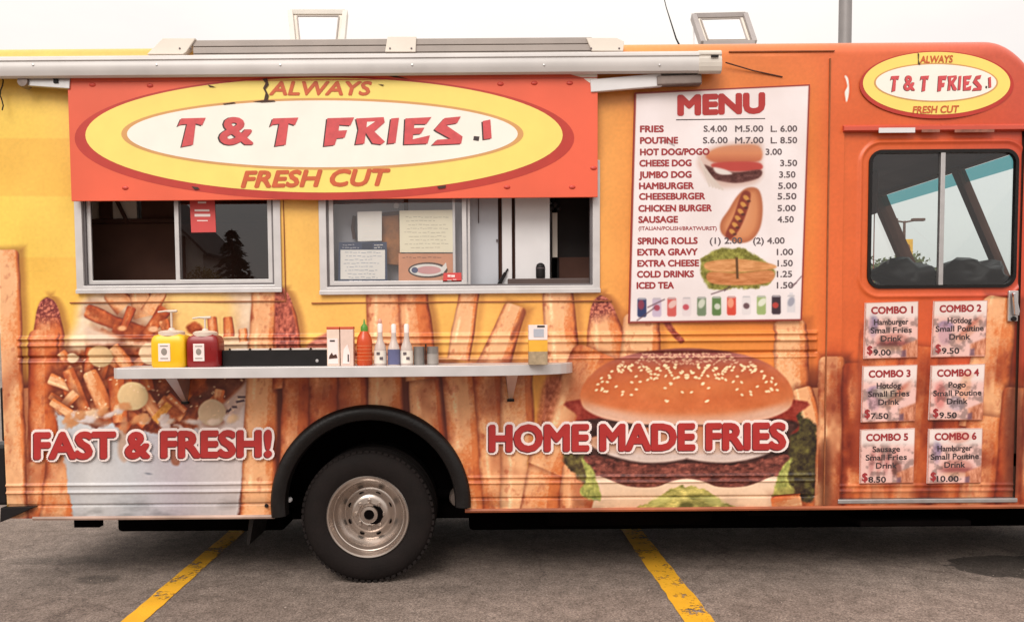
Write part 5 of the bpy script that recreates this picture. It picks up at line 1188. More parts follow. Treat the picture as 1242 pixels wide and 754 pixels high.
# ------------------------------------------------------------------ condiments on the shelf
SZ = zt_
M['pumpw'] = mat('pump_plastic', (226, 206, 190), .4, 0, .05, 20)
def spot(px, Y): return Vector((W(px, 444, Y).x, Y, SZ))
def scale_at(Y): return (Y - CAM.y) / FPX
GLA = glass('bottle_glass', (.86, .90, .92), 1.45)
def jug(name, label, px, Y, wpx, hpx, col, capc, pump):
    s = scale_at(Y); c = spot(px, Y); r = wpx * s / 2; H = hpx * s
    t = thing(name, label, 'bottle', tuple(c))
    MB().lathe([(0, 0), (r * .93, 0), (r, .012), (r, H * .72), (r * .96, H * .84), (r * .86, H * .92), (r * .66, H * .955), (r * .60, H)], tuple(c), 'Z', 48, 1, .8, .30).build('body', col, t, smooth='auto')
    MB().lathe([(r * .74, -.004), (r * .74, .018), (r * .58, .026), (r * .2, .030), (r * .14, .042)], (c.x, c.y, c.z + H - .012), 'Z', 28).build('pump_collar', capc, t, smooth='auto')
    p = Vector((c.x, c.y, c.z + H + .02))
    sp = MB().tube([p, p + Vector((0, 0, pump * s))], .0065, 10).build('pump_stem', capc, t, smooth='auto')
    q = p + Vector((0, 0, pump * s))
    MB().tube([q + Vector((-.075 if 'mustard' in name else -.07, -.01, -.004)), q + Vector((-.03, -.005, .002)), q, q + Vector((.035, 0, .002))], [.005, .006, .009, .008], 10).build('pump_spout', capc, t, smooth='auto')
    MB().box(c.x - r * .50, c.x + r * .18, c.y - r * .8 - .0035, c.y - r * .79, c.z + H * .18, c.z + H * .70).build('label', M['wht'], t, bevel=.003)
    MB().lathe([(0, -.001), (r * .17, 0)], (c.x - r * .16, c.y - r * .8 - .0042, c.z + H * .46), 'Y', 20, 1, 1.2).build('label_emblem', mat('label_grey', (150, 140, 132), .6), t)
    for k_ in range(2): MB().box(c.x - r * .38, c.x + r * .06, c.y - r * .8 - .0044, c.y - r * .8 - .0036, c.z + H * (.25 + .36 * k_), c.z + H * (.28 + .36 * k_)).build('label_line', bpy.data.materials['label_grey'], t)
    return t
jug('mustard_jug', 'yellow mustard pump jug on the steel shelf', 209.5, -.22, 42, 41, mat('mustard', (250, 196, 22), .34, 0, .08, 12), M['pumpw'], 22)
jug('ketchup_jug', 'dark red ketchup pump jug beside the mustard', 250, -.22, 39, 40, mat('ketchup', (140, 18, 22), .30, 0, .10, 12), M['pumpw'], 15)
# black condiment tray
Yt = -.23; s = scale_at(Yt); xa, xb = W(270, 444, Yt).x, W(397, 444, Yt).x
tray = thing('condiment_tray', 'long black condiment tray on the shelf beside the ketchup', 'tray', ((xa + xb) / 2, Yt + .07, SZ))
Ht = 19.5 * s
ring_o = MB()
box('tray_front', M['blackpl'], tray, xa, xb, Yt, Yt + .006, SZ, SZ + Ht, .002); box('tray_back', M['blackpl'], tray, xa, xb, Yt + .15, Yt + .156, SZ, SZ + Ht, .002)
box('tray_end', M['blackpl'], tray, xa, xa + .006, Yt + .0065, Yt + .1495, SZ + .001, SZ + Ht - .001); box('tray_end', M['blackpl'], tray, xb - .006, xb, Yt + .0065, Yt + .1495, SZ + .001, SZ + Ht - .001)
box('tray_floor', M['blackpl'], tray, xa + .007, xb - .007, Yt + .007, Yt + .149, SZ + .001, SZ + .006)
MB().lathe([(0, -.004), (.009, -.003), (.010, 0)], (xb - .06, Yt, SZ + .03), 'Y', 14).build('tray_latch', M['alu'], tray, smooth='auto')
for k in range(5):
    x = xa + .10 + k * .12
    box('tray_lid', mat('clear_grey_lid', (214, 200, 190), .3, 0, .05, 10) if k == 0 else bpy.data.materials['clear_grey_lid'], tray, x - .052, x + .052, Yt + .012, Yt + .145, SZ + Ht - .004, SZ + Ht + .008, .003)
    box('lid_tab', M['blackpl'], tray, x - .062, x - .056, Yt + .004, Yt + .02, SZ + Ht - .002, SZ + Ht + .012)
def carton(label, px, Y, wpx, hpx, kind):
    s = scale_at(Y); c = spot(px, Y); r = wpx * s / 2; H = hpx * s
    t = thing('seasoning_box', label, 'box', tuple(c))
    box('carton', mat('carton_' + kind, (240, 214, 196) if kind == 'plain' else (232, 202, 188), .5, 0, .06, 20), t, c.x - r, c.x + r, c.y - .03, c.y + .03, SZ, SZ + H * .93, .002)
    box('lid', mat('carton_lid_' + kind, (206, 84, 48), .45), t, c.x - r - .001, c.x + r + .001, c.y - .031, c.y + .031, SZ + H * .93 + .0005, SZ + H, .002)
    if kind == 'plain':
        box('label', M['wht'], t, c.x - r * .85, c.x + r * .8, c.y - .0325, c.y - .0305, SZ + H * .05, SZ + H * .70)
        box('print', M['ink'], t, c.x - r * .5, c.x + r * .3, c.y - .0340, c.y - .0328, SZ + H * .62, SZ + H * .66)
        MB().prism([(c.x - r * .7, SZ + H * .18), (c.x + r * .7, SZ + H * .2), (c.x + r * .5, SZ + H * .3), (c.x, SZ + H * .27), (c.x - r * .2, SZ + H * .34), (c.x - r * .6, SZ + H * .26)], c.y - .0340, c.y - .0328).build('print', M['brownin'], t)
    else:
        MB().prism([(c.x - r * .7, SZ + H * .05), (c.x + r * .4, SZ + H * .05), (c.x + r * .5, SZ + H * .3), (c.x + r * .1, SZ + H * .55), (c.x - r * .5, SZ + H * .42)], c.y - .0325, c.y - .0305).build('label', M['wht'], t)
        MB().prism([(c.x + r * .1, SZ + H * .1), (c.x + r * .3, SZ + H * .1), (c.x + r * .32, SZ + H * .28), (c.x + r * .12, SZ + H * .3)], c.y - .0340, c.y - .0328).build('print', M['ink'], t)
carton('orange lidded white seasoning box standing against the black tray', 405.5, -.22, 15, 47, 'plain')
carton('orange lidded seasoning box with torn white label beside the chili sauce', 422, -.22, 15.5, 47, 'torn')
# chili sauce
def chili(px, Y):
    s = scale_at(Y); c = spot(px, Y); r = 9.5 * s; H = 56 * s
    t = thing('chili_sauce_bottle', 'orange red chili sauce bottle with green nozzle cap', 'bottle', tuple(c))
    MB().lathe([(0, 0), (r * .9, 0), (r, .01), (r * .98, H * .30), (r, H * .50), (r * .86, H * .62), (r * .45, H * .74), (r * .40, H * .76)], tuple(c), 'Z', 28).build('body', mat('chili_sauce', (204, 72, 20), .28, 0, .14, 14), t, smooth='auto')
    MB().lathe([(r * .46, H * .735), (r * .46, H * .83), (r * .40, H * .85), (r * .15, H * .90), (r * .06, H), (0, H)], tuple(c), 'Z', 20).build('nozzle_cap', mat('green_cap', (84, 142, 40), .4), t, smooth='auto')
    for k_ in range(5): MB().lathe([(r * 1.012, H * (.12 + k_ * .075)), (r * 1.012, H * (.132 + k_ * .075))], tuple(c), 'Z', 28).build('label_print', mat('pale_print', (228, 130, 84), .5) if k_ == 0 else bpy.data.materials['pale_print'], t)
chili(442.5, -.22)
# vinegar bottles
def vinegar(label, px, Y, fill, cap):
    s = scale_at(Y); c = spot(px, Y); r = 7.4 * s; H = (48 if not cap else 49) * s
    t = thing('vinegar_bottle', label, 'bottle', tuple(c), 'shaker bottles in a row on the shelf')
    MB().lathe([(0, 0), (r, 0), (r * 1.04, .006), (r, H * .38), (r * .92, H * .46), (r * .52, H * .62), (r * .44, H * .70), (r * .36, H * .97), (r * .30, H)], tuple(c), 'Z', 28).build('body', mat('bottle_' + fill, (206, 188, 180), .18, 0, .10, 10), t, smooth='auto')
    MB().lathe([(r * .40, H * .66), (r * .42, H), (r * .30, H + .008), (0, H + .010)], tuple(c), 'Z', 16).build('shaker_neck', M['wht'], t, smooth='auto')
    if fill == 'blue': MB().lathe([(r * 1.045, H * .02), (r * 1.045, H * .40)], tuple(c), 'Z', 28).build('contents', mat('blue_label', (98, 100, 138), .35), t, smooth='auto')
    else:
        MB().lathe([(r * 1.046, H * .05), (r * 1.04, H * .36)], tuple(c), 'Z', 28).build('label', M['cream'], t, smooth='auto')
        for k_ in range(2): MB().box(c.x - r * (.5 - .5 * k_), c.x + r * .05 + r * .5 * k_, c.y - r * 1.09, c.y - r * 1.0, c.z + H * (.26 - .12 * k_), c.z + H * (.33 - .12 * k_)).build('label_print', M['greyink'], t)
    if cap: MB().lathe([(0, 0), (r * .3, .002), (r * .36, .014), (r * .2, .026), (0, .028)], (c.x, c.y, c.z + H + .008), 'Z', 16).build('cap', mat('pink_cap', (232, 168, 146), .4), t, smooth='auto')
vinegar('white vinegar bottle with pink cap beside the chili sauce', 461.5, -.22, 'clear', True)
vinegar('white necked bottle with slate blue label between two white bottles', 478, -.22, 'blue', False)
vinegar('white capless vinegar bottle beside the grey shakers', 493.5, -.22, 'pale', False)
# grey tin shakers
for px, lb in ((508.5, 'small grey steel cup next to the white vinegar bottle'), (525, 'small grey steel cup at the end of the bottle row')):
    Y = -.2; s = scale_at(Y); c = spot(px, Y); r = 7 * s; H = 22 * s
    t = thing('steel_cup', lb, 'cup', tuple(c), 'grey cups on the shelf')
    MB().lathe([(0, 0), (r * .92, 0), (r, .006), (r, H * .98), (r * 1.04, H), (r * .95, H), (r * .93, H * .9), (r * .9, .01), (0, .01)], tuple(c), 'Z', 28).build('cup', mat('dull_tin', (152, 146, 142), .4, .5, .1, 14) if px < 510 else bpy.data.materials['dull_tin'], t, smooth='auto')
    if px < 510: box('handle', M['blackpl'], t, c.x + r * 1.05, c.x + r * 1.30, c.y - .008, c.y + .008, SZ + H * .02, SZ + H * 1.15, .002)
    else: MB().lathe([(r * 1.01, H * .05), (r * 1.01, H * .6)], tuple(c), 'Z', 28).build('band', mat('tin_band', (172, 164, 158), .5, .3, .1, 14), t)
# yellow and white box near the shelf's rounded end
Y = -.30; s = scale_at(Y); c = spot(652.5, Y); r = 11.2 * s; H = 48 * s
t = thing('napkin_box', 'narrow yellow and white box with grey foot near rounded shelf end', 'box', tuple(c))
box('lower_wrap', mat('greyed_print', (172, 150, 120), .5, 0, .25, 40), t, c.x - r, c.x + r, c.y - .03, c.y + .05, SZ, SZ + H * .33, .002)
box('middle_wrap', mat('amber_print', (248, 184, 58), .45, 0, .08, 20), t, c.x - r, c.x + r, c.y - .03, c.y + .05, SZ + H * .33 + .0005, SZ + H * .62)
box('upper_wrap', M['wht'], t, c.x - r, c.x + r, c.y - .03, c.y + .05, SZ + H * .62 + .0005, SZ + H, .002)
box('print', mat('blue_grey_print', (186, 188, 200), .5), t, c.x - r * .5, c.x + r * .6, c.y - .032, c.y - .0305, SZ + H * .70, SZ + H * .90)
box('slot', M['blackpl'], t, c.x - r * .1, c.x + r * .7, c.y - .032, c.y - .0305, SZ + H * .94, SZ + H * .985)
# ------------------------------------------------------------------ papers on and behind the serving windows
def paper(name, label, q, Y, m, extra=None, cat='notice', th=.002):
    t = thing(name, label, cat, tuple(W((q[2][0] + q[3][0]) / 2, q[2][1], Y)))
    p = [W(a, b, Y) for a, b in q]
    MB().prism([(a.x, a.z) for a in p], Y, Y + th).build('sheet', m, t)
    if extra: extra(t, Y - .0008)
    return t
def R4(x0, y0, x1, y1): return [(x0, y0), (x1, y0), (x1, y1), (x0, y1)]
def strokes(n_, x0, x1, y0, y1, m, seed, th=.5, gap=.2, cat='handwriting'):
    def f(t, Y):
        rg = random.Random(seed); mb = MB()
        for k in range(n_):
            y = y0 + (y1 - y0) * k / max(1, n_ - 1); x = x0 + rg.uniform(0, (x1 - x0) * .15); xe = x1 - rg.uniform(0, (x1 - x0) * .35)
            while x < xe:
                l_ = rg.uniform(1.5, 6); j = rg.uniform(-.5, .5)
                p = [W(a, b, Y) for a, b in R4(x, y + j, min(x + l_, xe), y + j + th)]; mb.add(p, [(3, 2, 1, 0)]); x += l_ + rg.uniform(.6, 2)
        mb.build(cat, m, t)
    return f
M['paper'] = mat('paper_white', (226, 222, 216), .7, 0, .03, 8); M['papercream'] = mat('paper_cream', (232, 224, 198), .7, 0, .03, 8); M['navy'] = mat('navy_card', (46, 56, 84), .6, 0, .08, 8); M['card'] = mat('cardboard', (204, 142, 108), .75, 0, .08, 10); M['notered'] = mat('red_notice', (214, 74, 72), .5, 0, .05, 8)
YG = .022
paper('notice', 'plain pale sheet taped inside the serving window above the navy card', [(433.5, 257), (463, 256), (463, 292), (434, 292.5)], YG, M['paper'], strokes(5, 438, 460, 262, 286, M['cream'], 2))
paper('notice', 'large cream handwritten sheet taped inside the serving window', [(484.5, 255.5), (549.5, 254.5), (550, 306), (485, 306)], YG + .004, M['papercream'], strokes(9, 490, 546, 263, 300, mat('faded_pencil', (178, 168, 150), .7), 4, .6))
def permit(t, Y):
    plate('sheet_center', M['paper'], t, R4(413, 303, 467, 338.5), Y)
    strokes(8, 416, 464, 306, 336, mat('faded_blue_type', (148, 156, 172), .7), 7, .7)(t, Y - .0006)
    plate('crest', mat('dark_navy', (28, 36, 62), .6), t, R4(439, 294.8, 452, 302), Y - .0004)
    strokes(2, 415, 437, 296.5, 300, M['greyp'], 8, .8)(t, Y - .0006); strokes(2, 453, 466, 296.5, 300, M['paper'], 9, .8)(t, Y - .0006)
    strokes(1, 420, 462, 340, 340, M['greyp'], 10, 1.0)(t, Y - .0006)
paper('permit_card', 'navy bordered permit card with white center in the serving window', [(411, 293.5), (469, 293.5), (470, 342), (410, 342.5)], YG - .001, M['navy'], permit)
def boxart(t, Y):
    plate('oval_print', M['scuff'], t, ellipse(519, 327.5, 24, 9.5, 40), Y); plate('oval_print', M['paper'], t, ellipse(518, 327.5, 21, 7.4, 40), Y - .0006)
    plate('oval_print', mat('rose_print', (206, 150, 150), .6), t, ellipse(520, 327.5, 15, 4.8, 32), Y - .0012); plate('oval_print', mat('navy_print', (70, 76, 112), .6), t, ellipse(503, 327.5, 4, 3.6, 20), Y - .0018)
    plate('flag_print', M['paper'], t, [(534, 326), (541, 318), (542, 325), (537, 332)], Y - .0018)
    strokes(1, 486, 548, 312, 312, M['brownin'], 3, .5)(t, Y - .0006)
bxw = paper('cardboard_box', 'tan cardboard box with oval print standing inside the serving window', R4(483.5, 307.5, 552, 344), YG + .008, M['card'], boxart, 'box', .12)
def redtxt(t, Y): strokes(1, 541, 557, 333.4, 333.4, M['wht'], 6, 2.6)(t, Y); strokes(1, 541, 558, 339, 339, M['wht'], 5, .8)(t, Y)
paper('sticker', 'small red sticker beside the cardboard box on the window', [(538, 331), (559.5, 330.5), (560, 341.5), (537, 342)], YG - .006 - .012, M['notered'], redtxt, 'sticker', .001)
def rednote(t, Y):
    for y, x0, x1, h_ in ((244.5, 240, 250, 2.2), (254, 236, 254, 2.4), (259.5, 236, 255, 3.2), (267, 239, 252, 1.2)): plate('notice_print', M['wht'], t, R4(x0, y, x1, y + h_), Y)
paper('notice', 'red notice with white print stuck on the dark window', [(229.5, 232), (260, 232), (262, 281.5), (232, 282)], .0085, M['notered'], rednote, th=.001)
# ------------------------------------------------------------------ kitchen seen through the windows
def inside(name, label, cat): return thing(name, label, cat, (0, 0, .8))
def ib(name, m, t, x0, y0, x1, y1, Y0, Y1, bevel=.004): return pxbox(name, m, t, x0, y0, x1, y1, Y0, Y1, bevel)
kt = inside('storage_cabinet', 'dark brown cabinet filling the open serving window', 'cabinet'); kt.location = tuple(W(160, 352, .45)); kt.location.z = .8
x0, x1 = W(60, 300, .42).x, W(345, 300, .42).x; zc_ = W(150, 271, .42).z
box('carcass', M['darkin'], kt, x0, x1, .42, .85, .8, zc_, .006); box('top_edge', M['brownin'], kt, x0 - .01, x1, .41, .86, zc_ + .001, zc_ + .03, .004)
hd = inside('added_dark_hood', 'dark hood shape added behind the tinted pane so its reflections show', 'hood')
hd.location = (W(260, 300, .5).x, .6, zc_ + .03)
box('dark_hood_box', M['darkin'], hd, W(171, 250, .46).x, x1, .46, .9, zc_ + .031, 3.05, .006)  # dark box added so reflections dominate in the pane before it
box('hood_post', M['brownin'], hd, W(120, 250, .40).x, W(134, 250, .40).x, .40, .435, zc_ + .031, 3.05)
box('hood_post', M['brownin'], hd, W(98, 250, .40).x, W(108, 250, .40).x, .40, .435, zc_ + .031, 3.05)
MB().bar(W(140, 240, .41), W(155, 271, .41), .02, .02).build('hood_stay', M['brownin'], hd)
wl = box('kitchen_liner', M['white'], truck, XR + .03, 2.15, YB - .045, YB - .03, .8, 3.1); box('kitchen_liner', M['white'], truck, XR + .015, XR + .03, .03, YB - .03, .8, 3.1)
box('cabinet_backdrop', M['cream'], truck, x0, W(170, 250, .50).x, .44, .45, zc_ + .031, 3.0)
wp = inside('work_partition', 'pale grey wall panel behind the taped papers in the serving window', 'panel'); wp.location = (W(480, 350, .3).x, .3, 1.16)
box('panel', M['greyp'], wp, W(385, 300, .13).x, W(560, 300, .13).x, .13, .15, 1.16, 3.05)
box('panel_strip', M['darkin'], wp, W(490, 250, .12).x, W(495, 250, .12).x, .122, .1295, W(490, 262, .12).z, 3.0)
MB().lathe([(0, -.02), (.018, -.018), (.02, 0)], tuple(W(481, 250, .13)), 'Y', 14).build('round_knob', M['white'], wp, smooth='auto')
bag = thing('brown_bag', 'brown paper bag hanging between the taped papers in the window', 'bag', tuple(W(474, 312, .24)))
MB().prism([(W(a, b, .06).x, W(a, b, .06).z) for a, b in ((463, 259), (484, 258), (486, 300), (488, 322), (466, 320), (462, 296))], .06, .12).build('bag_body', mat('kraft_bag', (150, 96, 50), .75, 0, .35, 16, .4, 30), bag, bevel=.006)
MB().prism([(W(a, b, .055).x, W(a, b, .055).z) for a, b in ((462, 258), (484, 256), (484, 260), (462, 262))], .050, .059).build('bag_fold', M['brownin'], bag)
MB().tube([W(430, 262, .09), W(428, 276, .09), W(430, 290, .10)], .012, 8).build('bag_strap', M['brownin'], bag, smooth='auto')
fr = inside('refrigerator', 'white upright refrigerator behind the open serving window', 'refrigerator'); fr.location = (W(615, 352, .2).x, .2, 1.16)
Yf = .11
for a, b, m_, yo in ((564, 604.5, M['greyp'] if False else mat('fridge_shaded', (196, 198, 206), .4, .1, .04, 4), .02), (609, 621, M['white'], 0), (625, 667, M['white'], 0)):
    box('fridge_door', m_, fr, W(a, 300, Yf).x, W(b, 300, Yf).x, Yf + yo, Yf + .06, 1.18, 3.0, .004)  # the first door's shading is put into its greyer colour
box('fridge_body', M['darkin'], fr, W(562, 300, Yf).x, W(668, 300, Yf).x, Yf + .062, Yf + .55, 1.16, 3.02)
box('door_seal', M['brownin'], fr, W(580, 250, Yf).x, W(580.8, 250, Yf).x, Yf + .012, Yf + .0195, W(580, 270, Yf).z, 3.0)
box('door_latch', M['greyink'], fr, W(602, 292, Yf).x, W(604, 292, Yf).x, Yf + .01, Yf + .0195, W(602, 293, Yf).z, W(602, 290, Yf).z)
ct = inside('work_counter', 'dark counter top inside the open serving window', 'counter'); ct.location = (W(665, 352, .1).x, .12, .8)
box('counter_top', mat('counter_dark', (84, 66, 62), .4, 0, .1, 8), ct, W(616, 340, .05).x, W(735, 340, .05).x, .05, .19, W(660, 347, .05).z, W(660, 337.5, .05).z, .004)
box('counter_base', M['darkin'], ct, W(620, 340, .07).x, W(735, 340, .07).x, .07, .10, 1.16, W(660, 347, .05).z - .002)
gd = inside('griddle_stack', 'black kitchen equipment standing at the end of the counter', 'equipment'); gd.location = (W(705, 352, .3).x, .3, .8)
box('cabinet', mat('soot_black', (26, 16, 15), .8, 0, .2, 6), gd, W(676, 300, .3).x, W(760, 300, .3).x, .3, .7, .8, 3.05); box('shelf_front', M['brownin'], gd, W(678, 330, .28).x, W(760, 330, .28).x, .27, .298, W(700, 345, .28).z, W(700, 312, .28).z, .004)
box('side_flap', M['cream'], gd, W(670, 285, .27).x, W(676, 285, .27).x, .27, .275, W(672, 312, .27).z, W(672, 258, .27).z)
th = thing('thermos', 'black dome topped canister standing on the counter top', 'canister', tuple(W(655.5, 337.5, .12)))
c = W(655.5, 337.5, .12); sc2 = scale_at(.12)
MB().lathe([(0, 0), (5.6 * sc2, 0), (6 * sc2, .01), (6 * sc2, 13 * sc2), (5 * sc2, 16.5 * sc2), (2.5 * sc2, 18.4 * sc2), (0, 18.8 * sc2)], tuple(c), 'Z', 24).build('body', M['blackpl'], th, smooth='auto'); MB().lathe([(6.1 * sc2, 11.5 * sc2), (6.1 * sc2, 12.4 * sc2)], tuple(c), 'Z', 24).build('lid_band', M['greyink'], th)
hg = thing('hanging_gloves', 'bundle of black gloves hanging in front of the refrigerator edge', 'gloves', tuple(W(672, 262, .15)))
for k, (a, b, r) in enumerate(((664, 246, 3.4), (668, 252, 4.2), (673, 248, 4.6), (677, 253, 3.6), (671, 243, 4))):
    MB().lathe([(0, -r * .0055), (r * .0042, -r * .003), (r * .0050, 0), (r * .0036, r * .004), (0, r * .0055)], tuple(W(a, b, .15 + .01 * k)), 'Z', 12).build('glove', M['blackpl'], hg, smooth=True)
MB().tube([W(671, 240, .16), W(671, 225, .16), W(671, 190, .17)], .004, 6).build('hook', M['alu'], hg)
sq = thing('squeegee', 'black scraper leaning on the window ledge beside the counter', 'tool', tuple(W(606, 345, .09)))
MB().bar(W(605, 345, .09), W(613, 331, .10), .014, .020).build('blade', M['blackpl'], sq); MB().bar(W(613, 331, .10), W(616, 326, .105), .008, .010).build('grip', M['blackpl'], sq)
# clutter on the dashboard
for k, (a, b, lb) in enumerate(((1098, 322, 'black jacket heaped on the dashboard beneath the yellow sign'), (1180, 330, 'dark bundle lying on the dashboard beside the center pillar'))):
    c = W(a, 340, .75 + .2 * (1 - k)); t = thing('dashboard_bundle', lb, 'bundle', tuple(c))
    bm = bmesh.new(); bmesh.ops.create_icosphere(bm, subdivisions=3, radius=1.0)
    rg = random.Random(k)
    for v in bm.verts:
        d = 1 + .25 * math.sin(v.co.x * 5 + k) * math.sin(v.co.z * 6) + .12 * math.sin(v.co.x * 13 + v.co.y * 9)
        v.co = Vector((v.co.x * .21 * d, v.co.y * .22 * d, v.co.z * .13 * d)) + c + Vector((0, 0, .02))
    me = bpy.data.meshes.new('cloth'); bm.to_mesh(me); bm.free(); me.materials.append(M['blackpl']); me.polygons.foreach_set('use_smooth', [True] * len(me.polygons))
    finish(bpy.data.objects.new('cloth', me), 'cloth', t)
# ------------------------------------------------------------------ beyond the truck
M['pole'] = mat('pole_grey', (150, 146, 146), .5, .3, .08, 3); M['leaf'] = mat('leaf_green', (86, 96, 48), .8, 0, .35, .8); M['bark'] = mat('bark', (84, 66, 52), .9, 0, .25, 6, .4, 20)
M['needle'] = mat('spruce_needles', (40, 56, 40), .85, 0, .35, .8)
lp = G(0, 500); yp = 11.0
c = W(1025, 30, yp); t = thing('light_pole', 'tall grey light pole standing behind the truck roof', 'light pole', (c.x, yp, 0))
MB().tube([(c.x, yp, 0), (c.x, yp, 9.5)], [.13, .115], 16).build('shaft', M['pole'], t, smooth='auto'); box('base', M['cream'], t, c.x - .25, c.x + .25, yp - .25, yp + .25, 0, .7, .03)
MB().tube([(c.x, yp, 9.3), (c.x - .6, yp, 9.6), (c.x - 1.2, yp, 9.6)], .05, 8).build('arm', M['pole'], t, smooth='auto'); box('lamp_head', M['pole'], t, c.x - 1.8, c.x - 1.15, yp - .15, yp + .15, 9.54, 9.66, .02)
yd = 62.0; c = W(1097, 268, yd); t = thing('street_lamp', 'distant double headed street lamp seen through the cab windows', 'street lamp', (c.x, yd, 0))
MB().tube([(c.x, yd, 0), (c.x, yd, c.z)], [.16, .10], 12).build('shaft', M['darkin'], t, smooth='auto')
for sg in (-1, 1): MB().tube([(c.x, yd, c.z - .1), (c.x + sg * .9, yd, c.z + .05)], .07, 8).build('arm', M['darkin'], t); box('lamp_head', M['darkin'], t, c.x + sg * .6, c.x + sg * 1.6, yd - .2, yd + .2, c.z - .02, c.z + .2, .03)
yd2 = 58.0; a, b = W(1092.5, 312, yd2), W(1107, 290, yd2); t = thing('yellow_sign', 'yellow roadside sign board seen through the cab windows', 'sign', ((a.x + b.x) / 2, yd2, 0))
MB().tube([((a.x + b.x) / 2, yd2, 0), ((a.x + b.x) / 2, yd2, a.z + .1)], .08, 8).build('post', M['darkin'], t, smooth='auto'); box('board', mat('sign_amber', (236, 176, 40), .5), t, a.x, b.x, yd2 - .06, yd2, a.z, b.z, .02); MB().prism([((a.x + b.x) / 2 + .24 * math.cos(k), (a.z + b.z) / 2 + .34 * math.sin(k)) for k in [j * math.pi / 8 for j in range(16)]], yd2 - .08, yd2 - .061).build('board_mark', mat('sign_brown', (160, 92, 24), .6), t)
def leafy(name, label, x, y, H, R, m, seed, group, n=2600):
    rg = random.Random(seed); t = thing(name, label, 'tree', (x, y, 0), group)
    tr = MB().tube([(x, y, 0), (x + .1, y, H * .3), (x - .05, y, H * .55), (x, y, H * .8)], [R * .10, R * .08, R * .055, R * .02], 9)
    for k in range(9):
        a = rg.uniform(0, 6.28); h = rg.uniform(.3, .65) * H
        tr.tube([(x, y, h), (x + math.cos(a) * R * .4, y + math.sin(a) * R * .4, h + H * .12), (x + math.cos(a) * R * .75, y + math.sin(a) * R * .75, h + H * .18)], [R * .04, R * .025, R * .01], 6)
    tr.build('trunk', M['bark'], t, smooth='auto')
    cl = [(rg.gauss(0, .42) * R, rg.gauss(0, .42) * R, H * rg.uniform(.38, .92), rg.uniform(.22, .42) * R) for _ in range(26)]
    v = []; f = []
    for k in range(n):
        cx, cy, cz, cr = rg.choice(cl); p = Vector((rg.gauss(0, 1), rg.gauss(0, 1), rg.gauss(0, .8))); p = p.normalized() * cr * rg.uniform(.55, 1.05) + Vector((x + cx, y + cy, cz))
        q = Vector((rg.gauss(0, 1), rg.gauss(0, 1), rg.gauss(0, 1))).normalized(); s_ = q.orthogonal().normalized(); u2 = q.cross(s_); z = rg.uniform(.06, .13) * R * .8
        i = len(v); v += [p + s_ * z, p + u2 * z * .5, p - s_ * z, p - u2 * z * .5]; f.append((i, i + 1, i + 2, i + 3))
    MB().add(v, f).build('crown', m, t, fix=False)
for k, (px, yy, tp, R, lb) in enumerate(((1070, 66, 308, 3.0, 'broad leafy tree beyond the truck, under the double headed lamp'), (1035, 75, 318, 3.2, 'leafy tree at the lot edge behind the truck, next to the lamp tree'), (1130, 80, 330, 3.4, 'leafy tree past the yellow sign, taller of two'), (1170, 84, 336, 3.0, 'low leafy tree past the yellow sign, farther along'))):
    c = W(px, tp, yy); leafy('leafy_tree', lb, c.x, yy, c.z, R, M['leaf'], k, 'leafy trees at the lot edge')
# ------------------------------------------------------------------ across the lot: what the window glass mirrors
ym = -40.0
def mirror(px, py): p = W(px, py, -ym); return p.x, p.z
x, z = mirror(281, 277)
t = thing('spruce_tree', 'tall dark spruce across the lot, mirrored in the serving window', 'tree', (x, ym, 0))
MB().tube([(x, ym, 0), (x, ym, z)], [.2, .02], 10).build('trunk', M['bark'], t, smooth='auto')
rg = random.Random(8); v = []; f = []
for k in range(430):
    h = rg.uniform(.06, .985); r = (1 - h) ** .85 * 2.5 * rg.uniform(.7, 1.12) + .10; a = rg.uniform(0, 6.28)
    d = Vector((math.cos(a), math.sin(a), 0)); b0 = Vector((x, ym, h * z)); sd_ = Vector((-d.y, d.x, 0))
    for j in range(16):
        s = rg.uniform(.15, 1); p = b0 + d * r * s + Vector((0, 0, .12 * r - .42 * r * s * s)) + sd_ * rg.uniform(-.22, .22) * r * s
        l_ = rg.uniform(.12, .28); q = (d * .8 + sd_ * rg.uniform(-.8, .8) + Vector((0, 0, rg.uniform(-.7, .15)))).normalized(); w_ = q.cross(Vector((rg.uniform(-1, 1), rg.uniform(-1, 1), .6))).normalized()
        i = len(v); v += [p - w_ * .05, p + q * l_, p + w_ * .05, p - q * .05]; f.append((i, i + 1, i + 2, i + 3))
MB().add(v, f).build('crown', M['needle'], t, fix=False)
xe, ze = mirror(254, 311); xp, zp = mirror(218, 276)
xw = xe - .35; L = xw - 9.0; hy = ym - 7.0
hs = thing('house', 'white gabled house across the lot beside the tall spruce', 'house', (xw - 4.5, ym - 3, 0))
slope_ = (zp - ze) / (xe - xp); xm = (xw + L) / 2; zr = ze + slope_ * (xe - xm); zw = ze + slope_ * .3
MB().add([(L, ym, 0), (xw, ym, 0), (xw, ym, zw), (xm, ym, zr - .1), (L, ym, zw), (L, hy, 0), (xw, hy, 0), (xw, hy, zw), (xm, hy, zr - .1), (L, hy, zw)], [(0, 1, 2, 3, 4), (5, 9, 8, 7, 6), (1, 6, 7, 2), (0, 4, 9, 5)]).build('wall', mat('house_siding', (206, 200, 192), .7, 0, .08, 2), hs)
box('lower_wall', mat('house_brick', (70, 52, 46), .8, 0, .2, 4), hs, L + .1, xw - .95, ym + .002, ym + .30, 0, zw + .8)
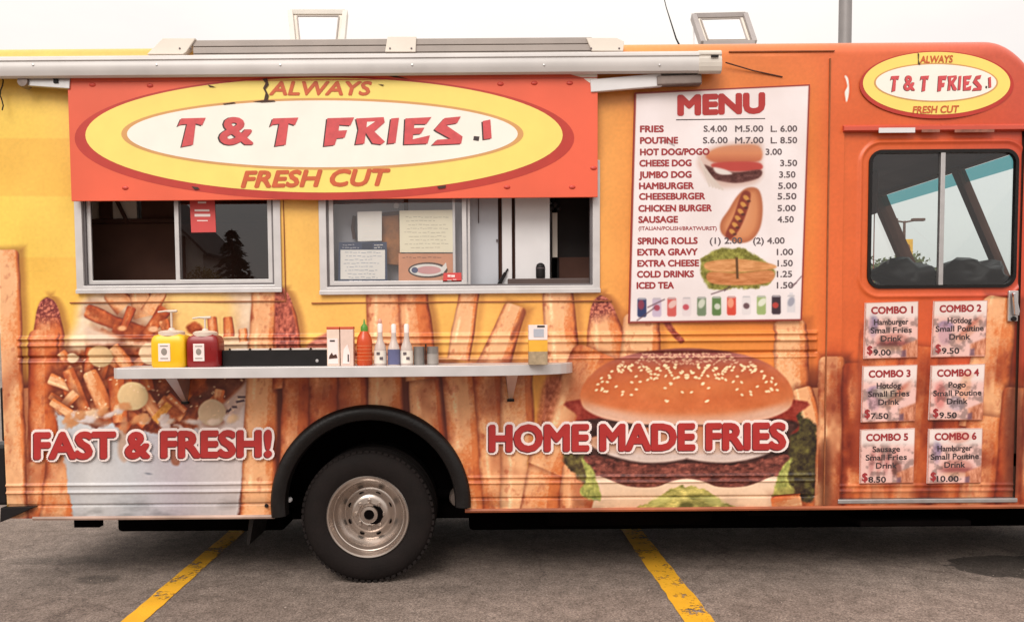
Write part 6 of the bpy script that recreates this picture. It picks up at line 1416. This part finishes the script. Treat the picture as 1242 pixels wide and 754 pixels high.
for sg, xe_ in ((1, xe), (-1, 2 * xm - xe)):
    MB().add([(xm, ym + .5, zr), (xe_, ym + .5, ze), (xe_, hy - .4, ze), (xm, hy - .4, zr), (xm, ym + .5, zr + .18), (xe_, ym + .5, ze + .18), (xe_, hy - .4, ze + .18), (xm, hy - .4, zr + .18)], [(0, 1, 2, 3), (4, 5, 6, 7), (0, 1, 5, 4), (1, 2, 6, 5), (2, 3, 7, 6), (3, 0, 4, 7)]).build('roof_slope', mat('roof_shingles', (62, 54, 54), .9, 0, .2, 5), hs)
for a in (L + 1.5, L + 4.8): w_ = box('window', M['white'], hs, a, a + 1.2, ym + .302, ym + .36, 1.2, 2.6); box('pane', M['blackpl'], w_, a + .1, a + 1.1, ym + .361, ym + .37, 1.3, 2.5)
d_ = box('door', M['brownin'], hs, xw - .85, xw - .15, ym + .002, ym + .06, .1, 2.2); box('handle', M['alu'], d_, xw - .25, xw - .21, ym + .061, ym + .09, 1.05, 1.15)
for k, (px, py, R) in enumerate(((252, 316, 1.0), (262, 322, 1.1))):
    x, z = mirror(px, py); leafy('garden_shrub', ['yellow green shrub by the white house wall', 'yellow green shrub between the house and spruce'][k], x, ym + 2.0 + k, z, R, mat('shrub_leaf', (132, 120, 54), .8, 0, .35, 1), 20 + k, 'shrubs by the house', 900)

# loose grit on the asphalt
rg = random.Random(77); mb = MB()
for k in range(520):
    x_, y_ = rg.uniform(-3.4, 4.4), rg.uniform(-1.25, .25); r_ = rg.uniform(.002, .0055) * (1.6 if k % 40 == 0 else 1); 
    q = [Vector((rg.uniform(.6, 1.2) * a, rg.uniform(.6, 1.2) * b_, rg.uniform(.5, .9) * c_)) * r_ + Vector((x_, y_, r_ * .4)) for a, b_, c_ in ((1, 0, 0), (0, 1, 0), (-1, 0, 0), (0, -1, 0), (0, 0, 1), (0, 0, -1))]
    mb.add(q, [(0, 1, 4), (1, 2, 4), (2, 3, 4), (3, 0, 4), (1, 0, 5), (2, 1, 5), (3, 2, 5), (0, 3, 5)])
gv = mb.build('gravel', mat('grit', (176, 160, 150), .8, 0, .45, 3.0), None, fix=False); gv['kind'] = 'stuff'; tag(gv, 'fine pale grit scattered over the asphalt beside the truck', 'gravel')
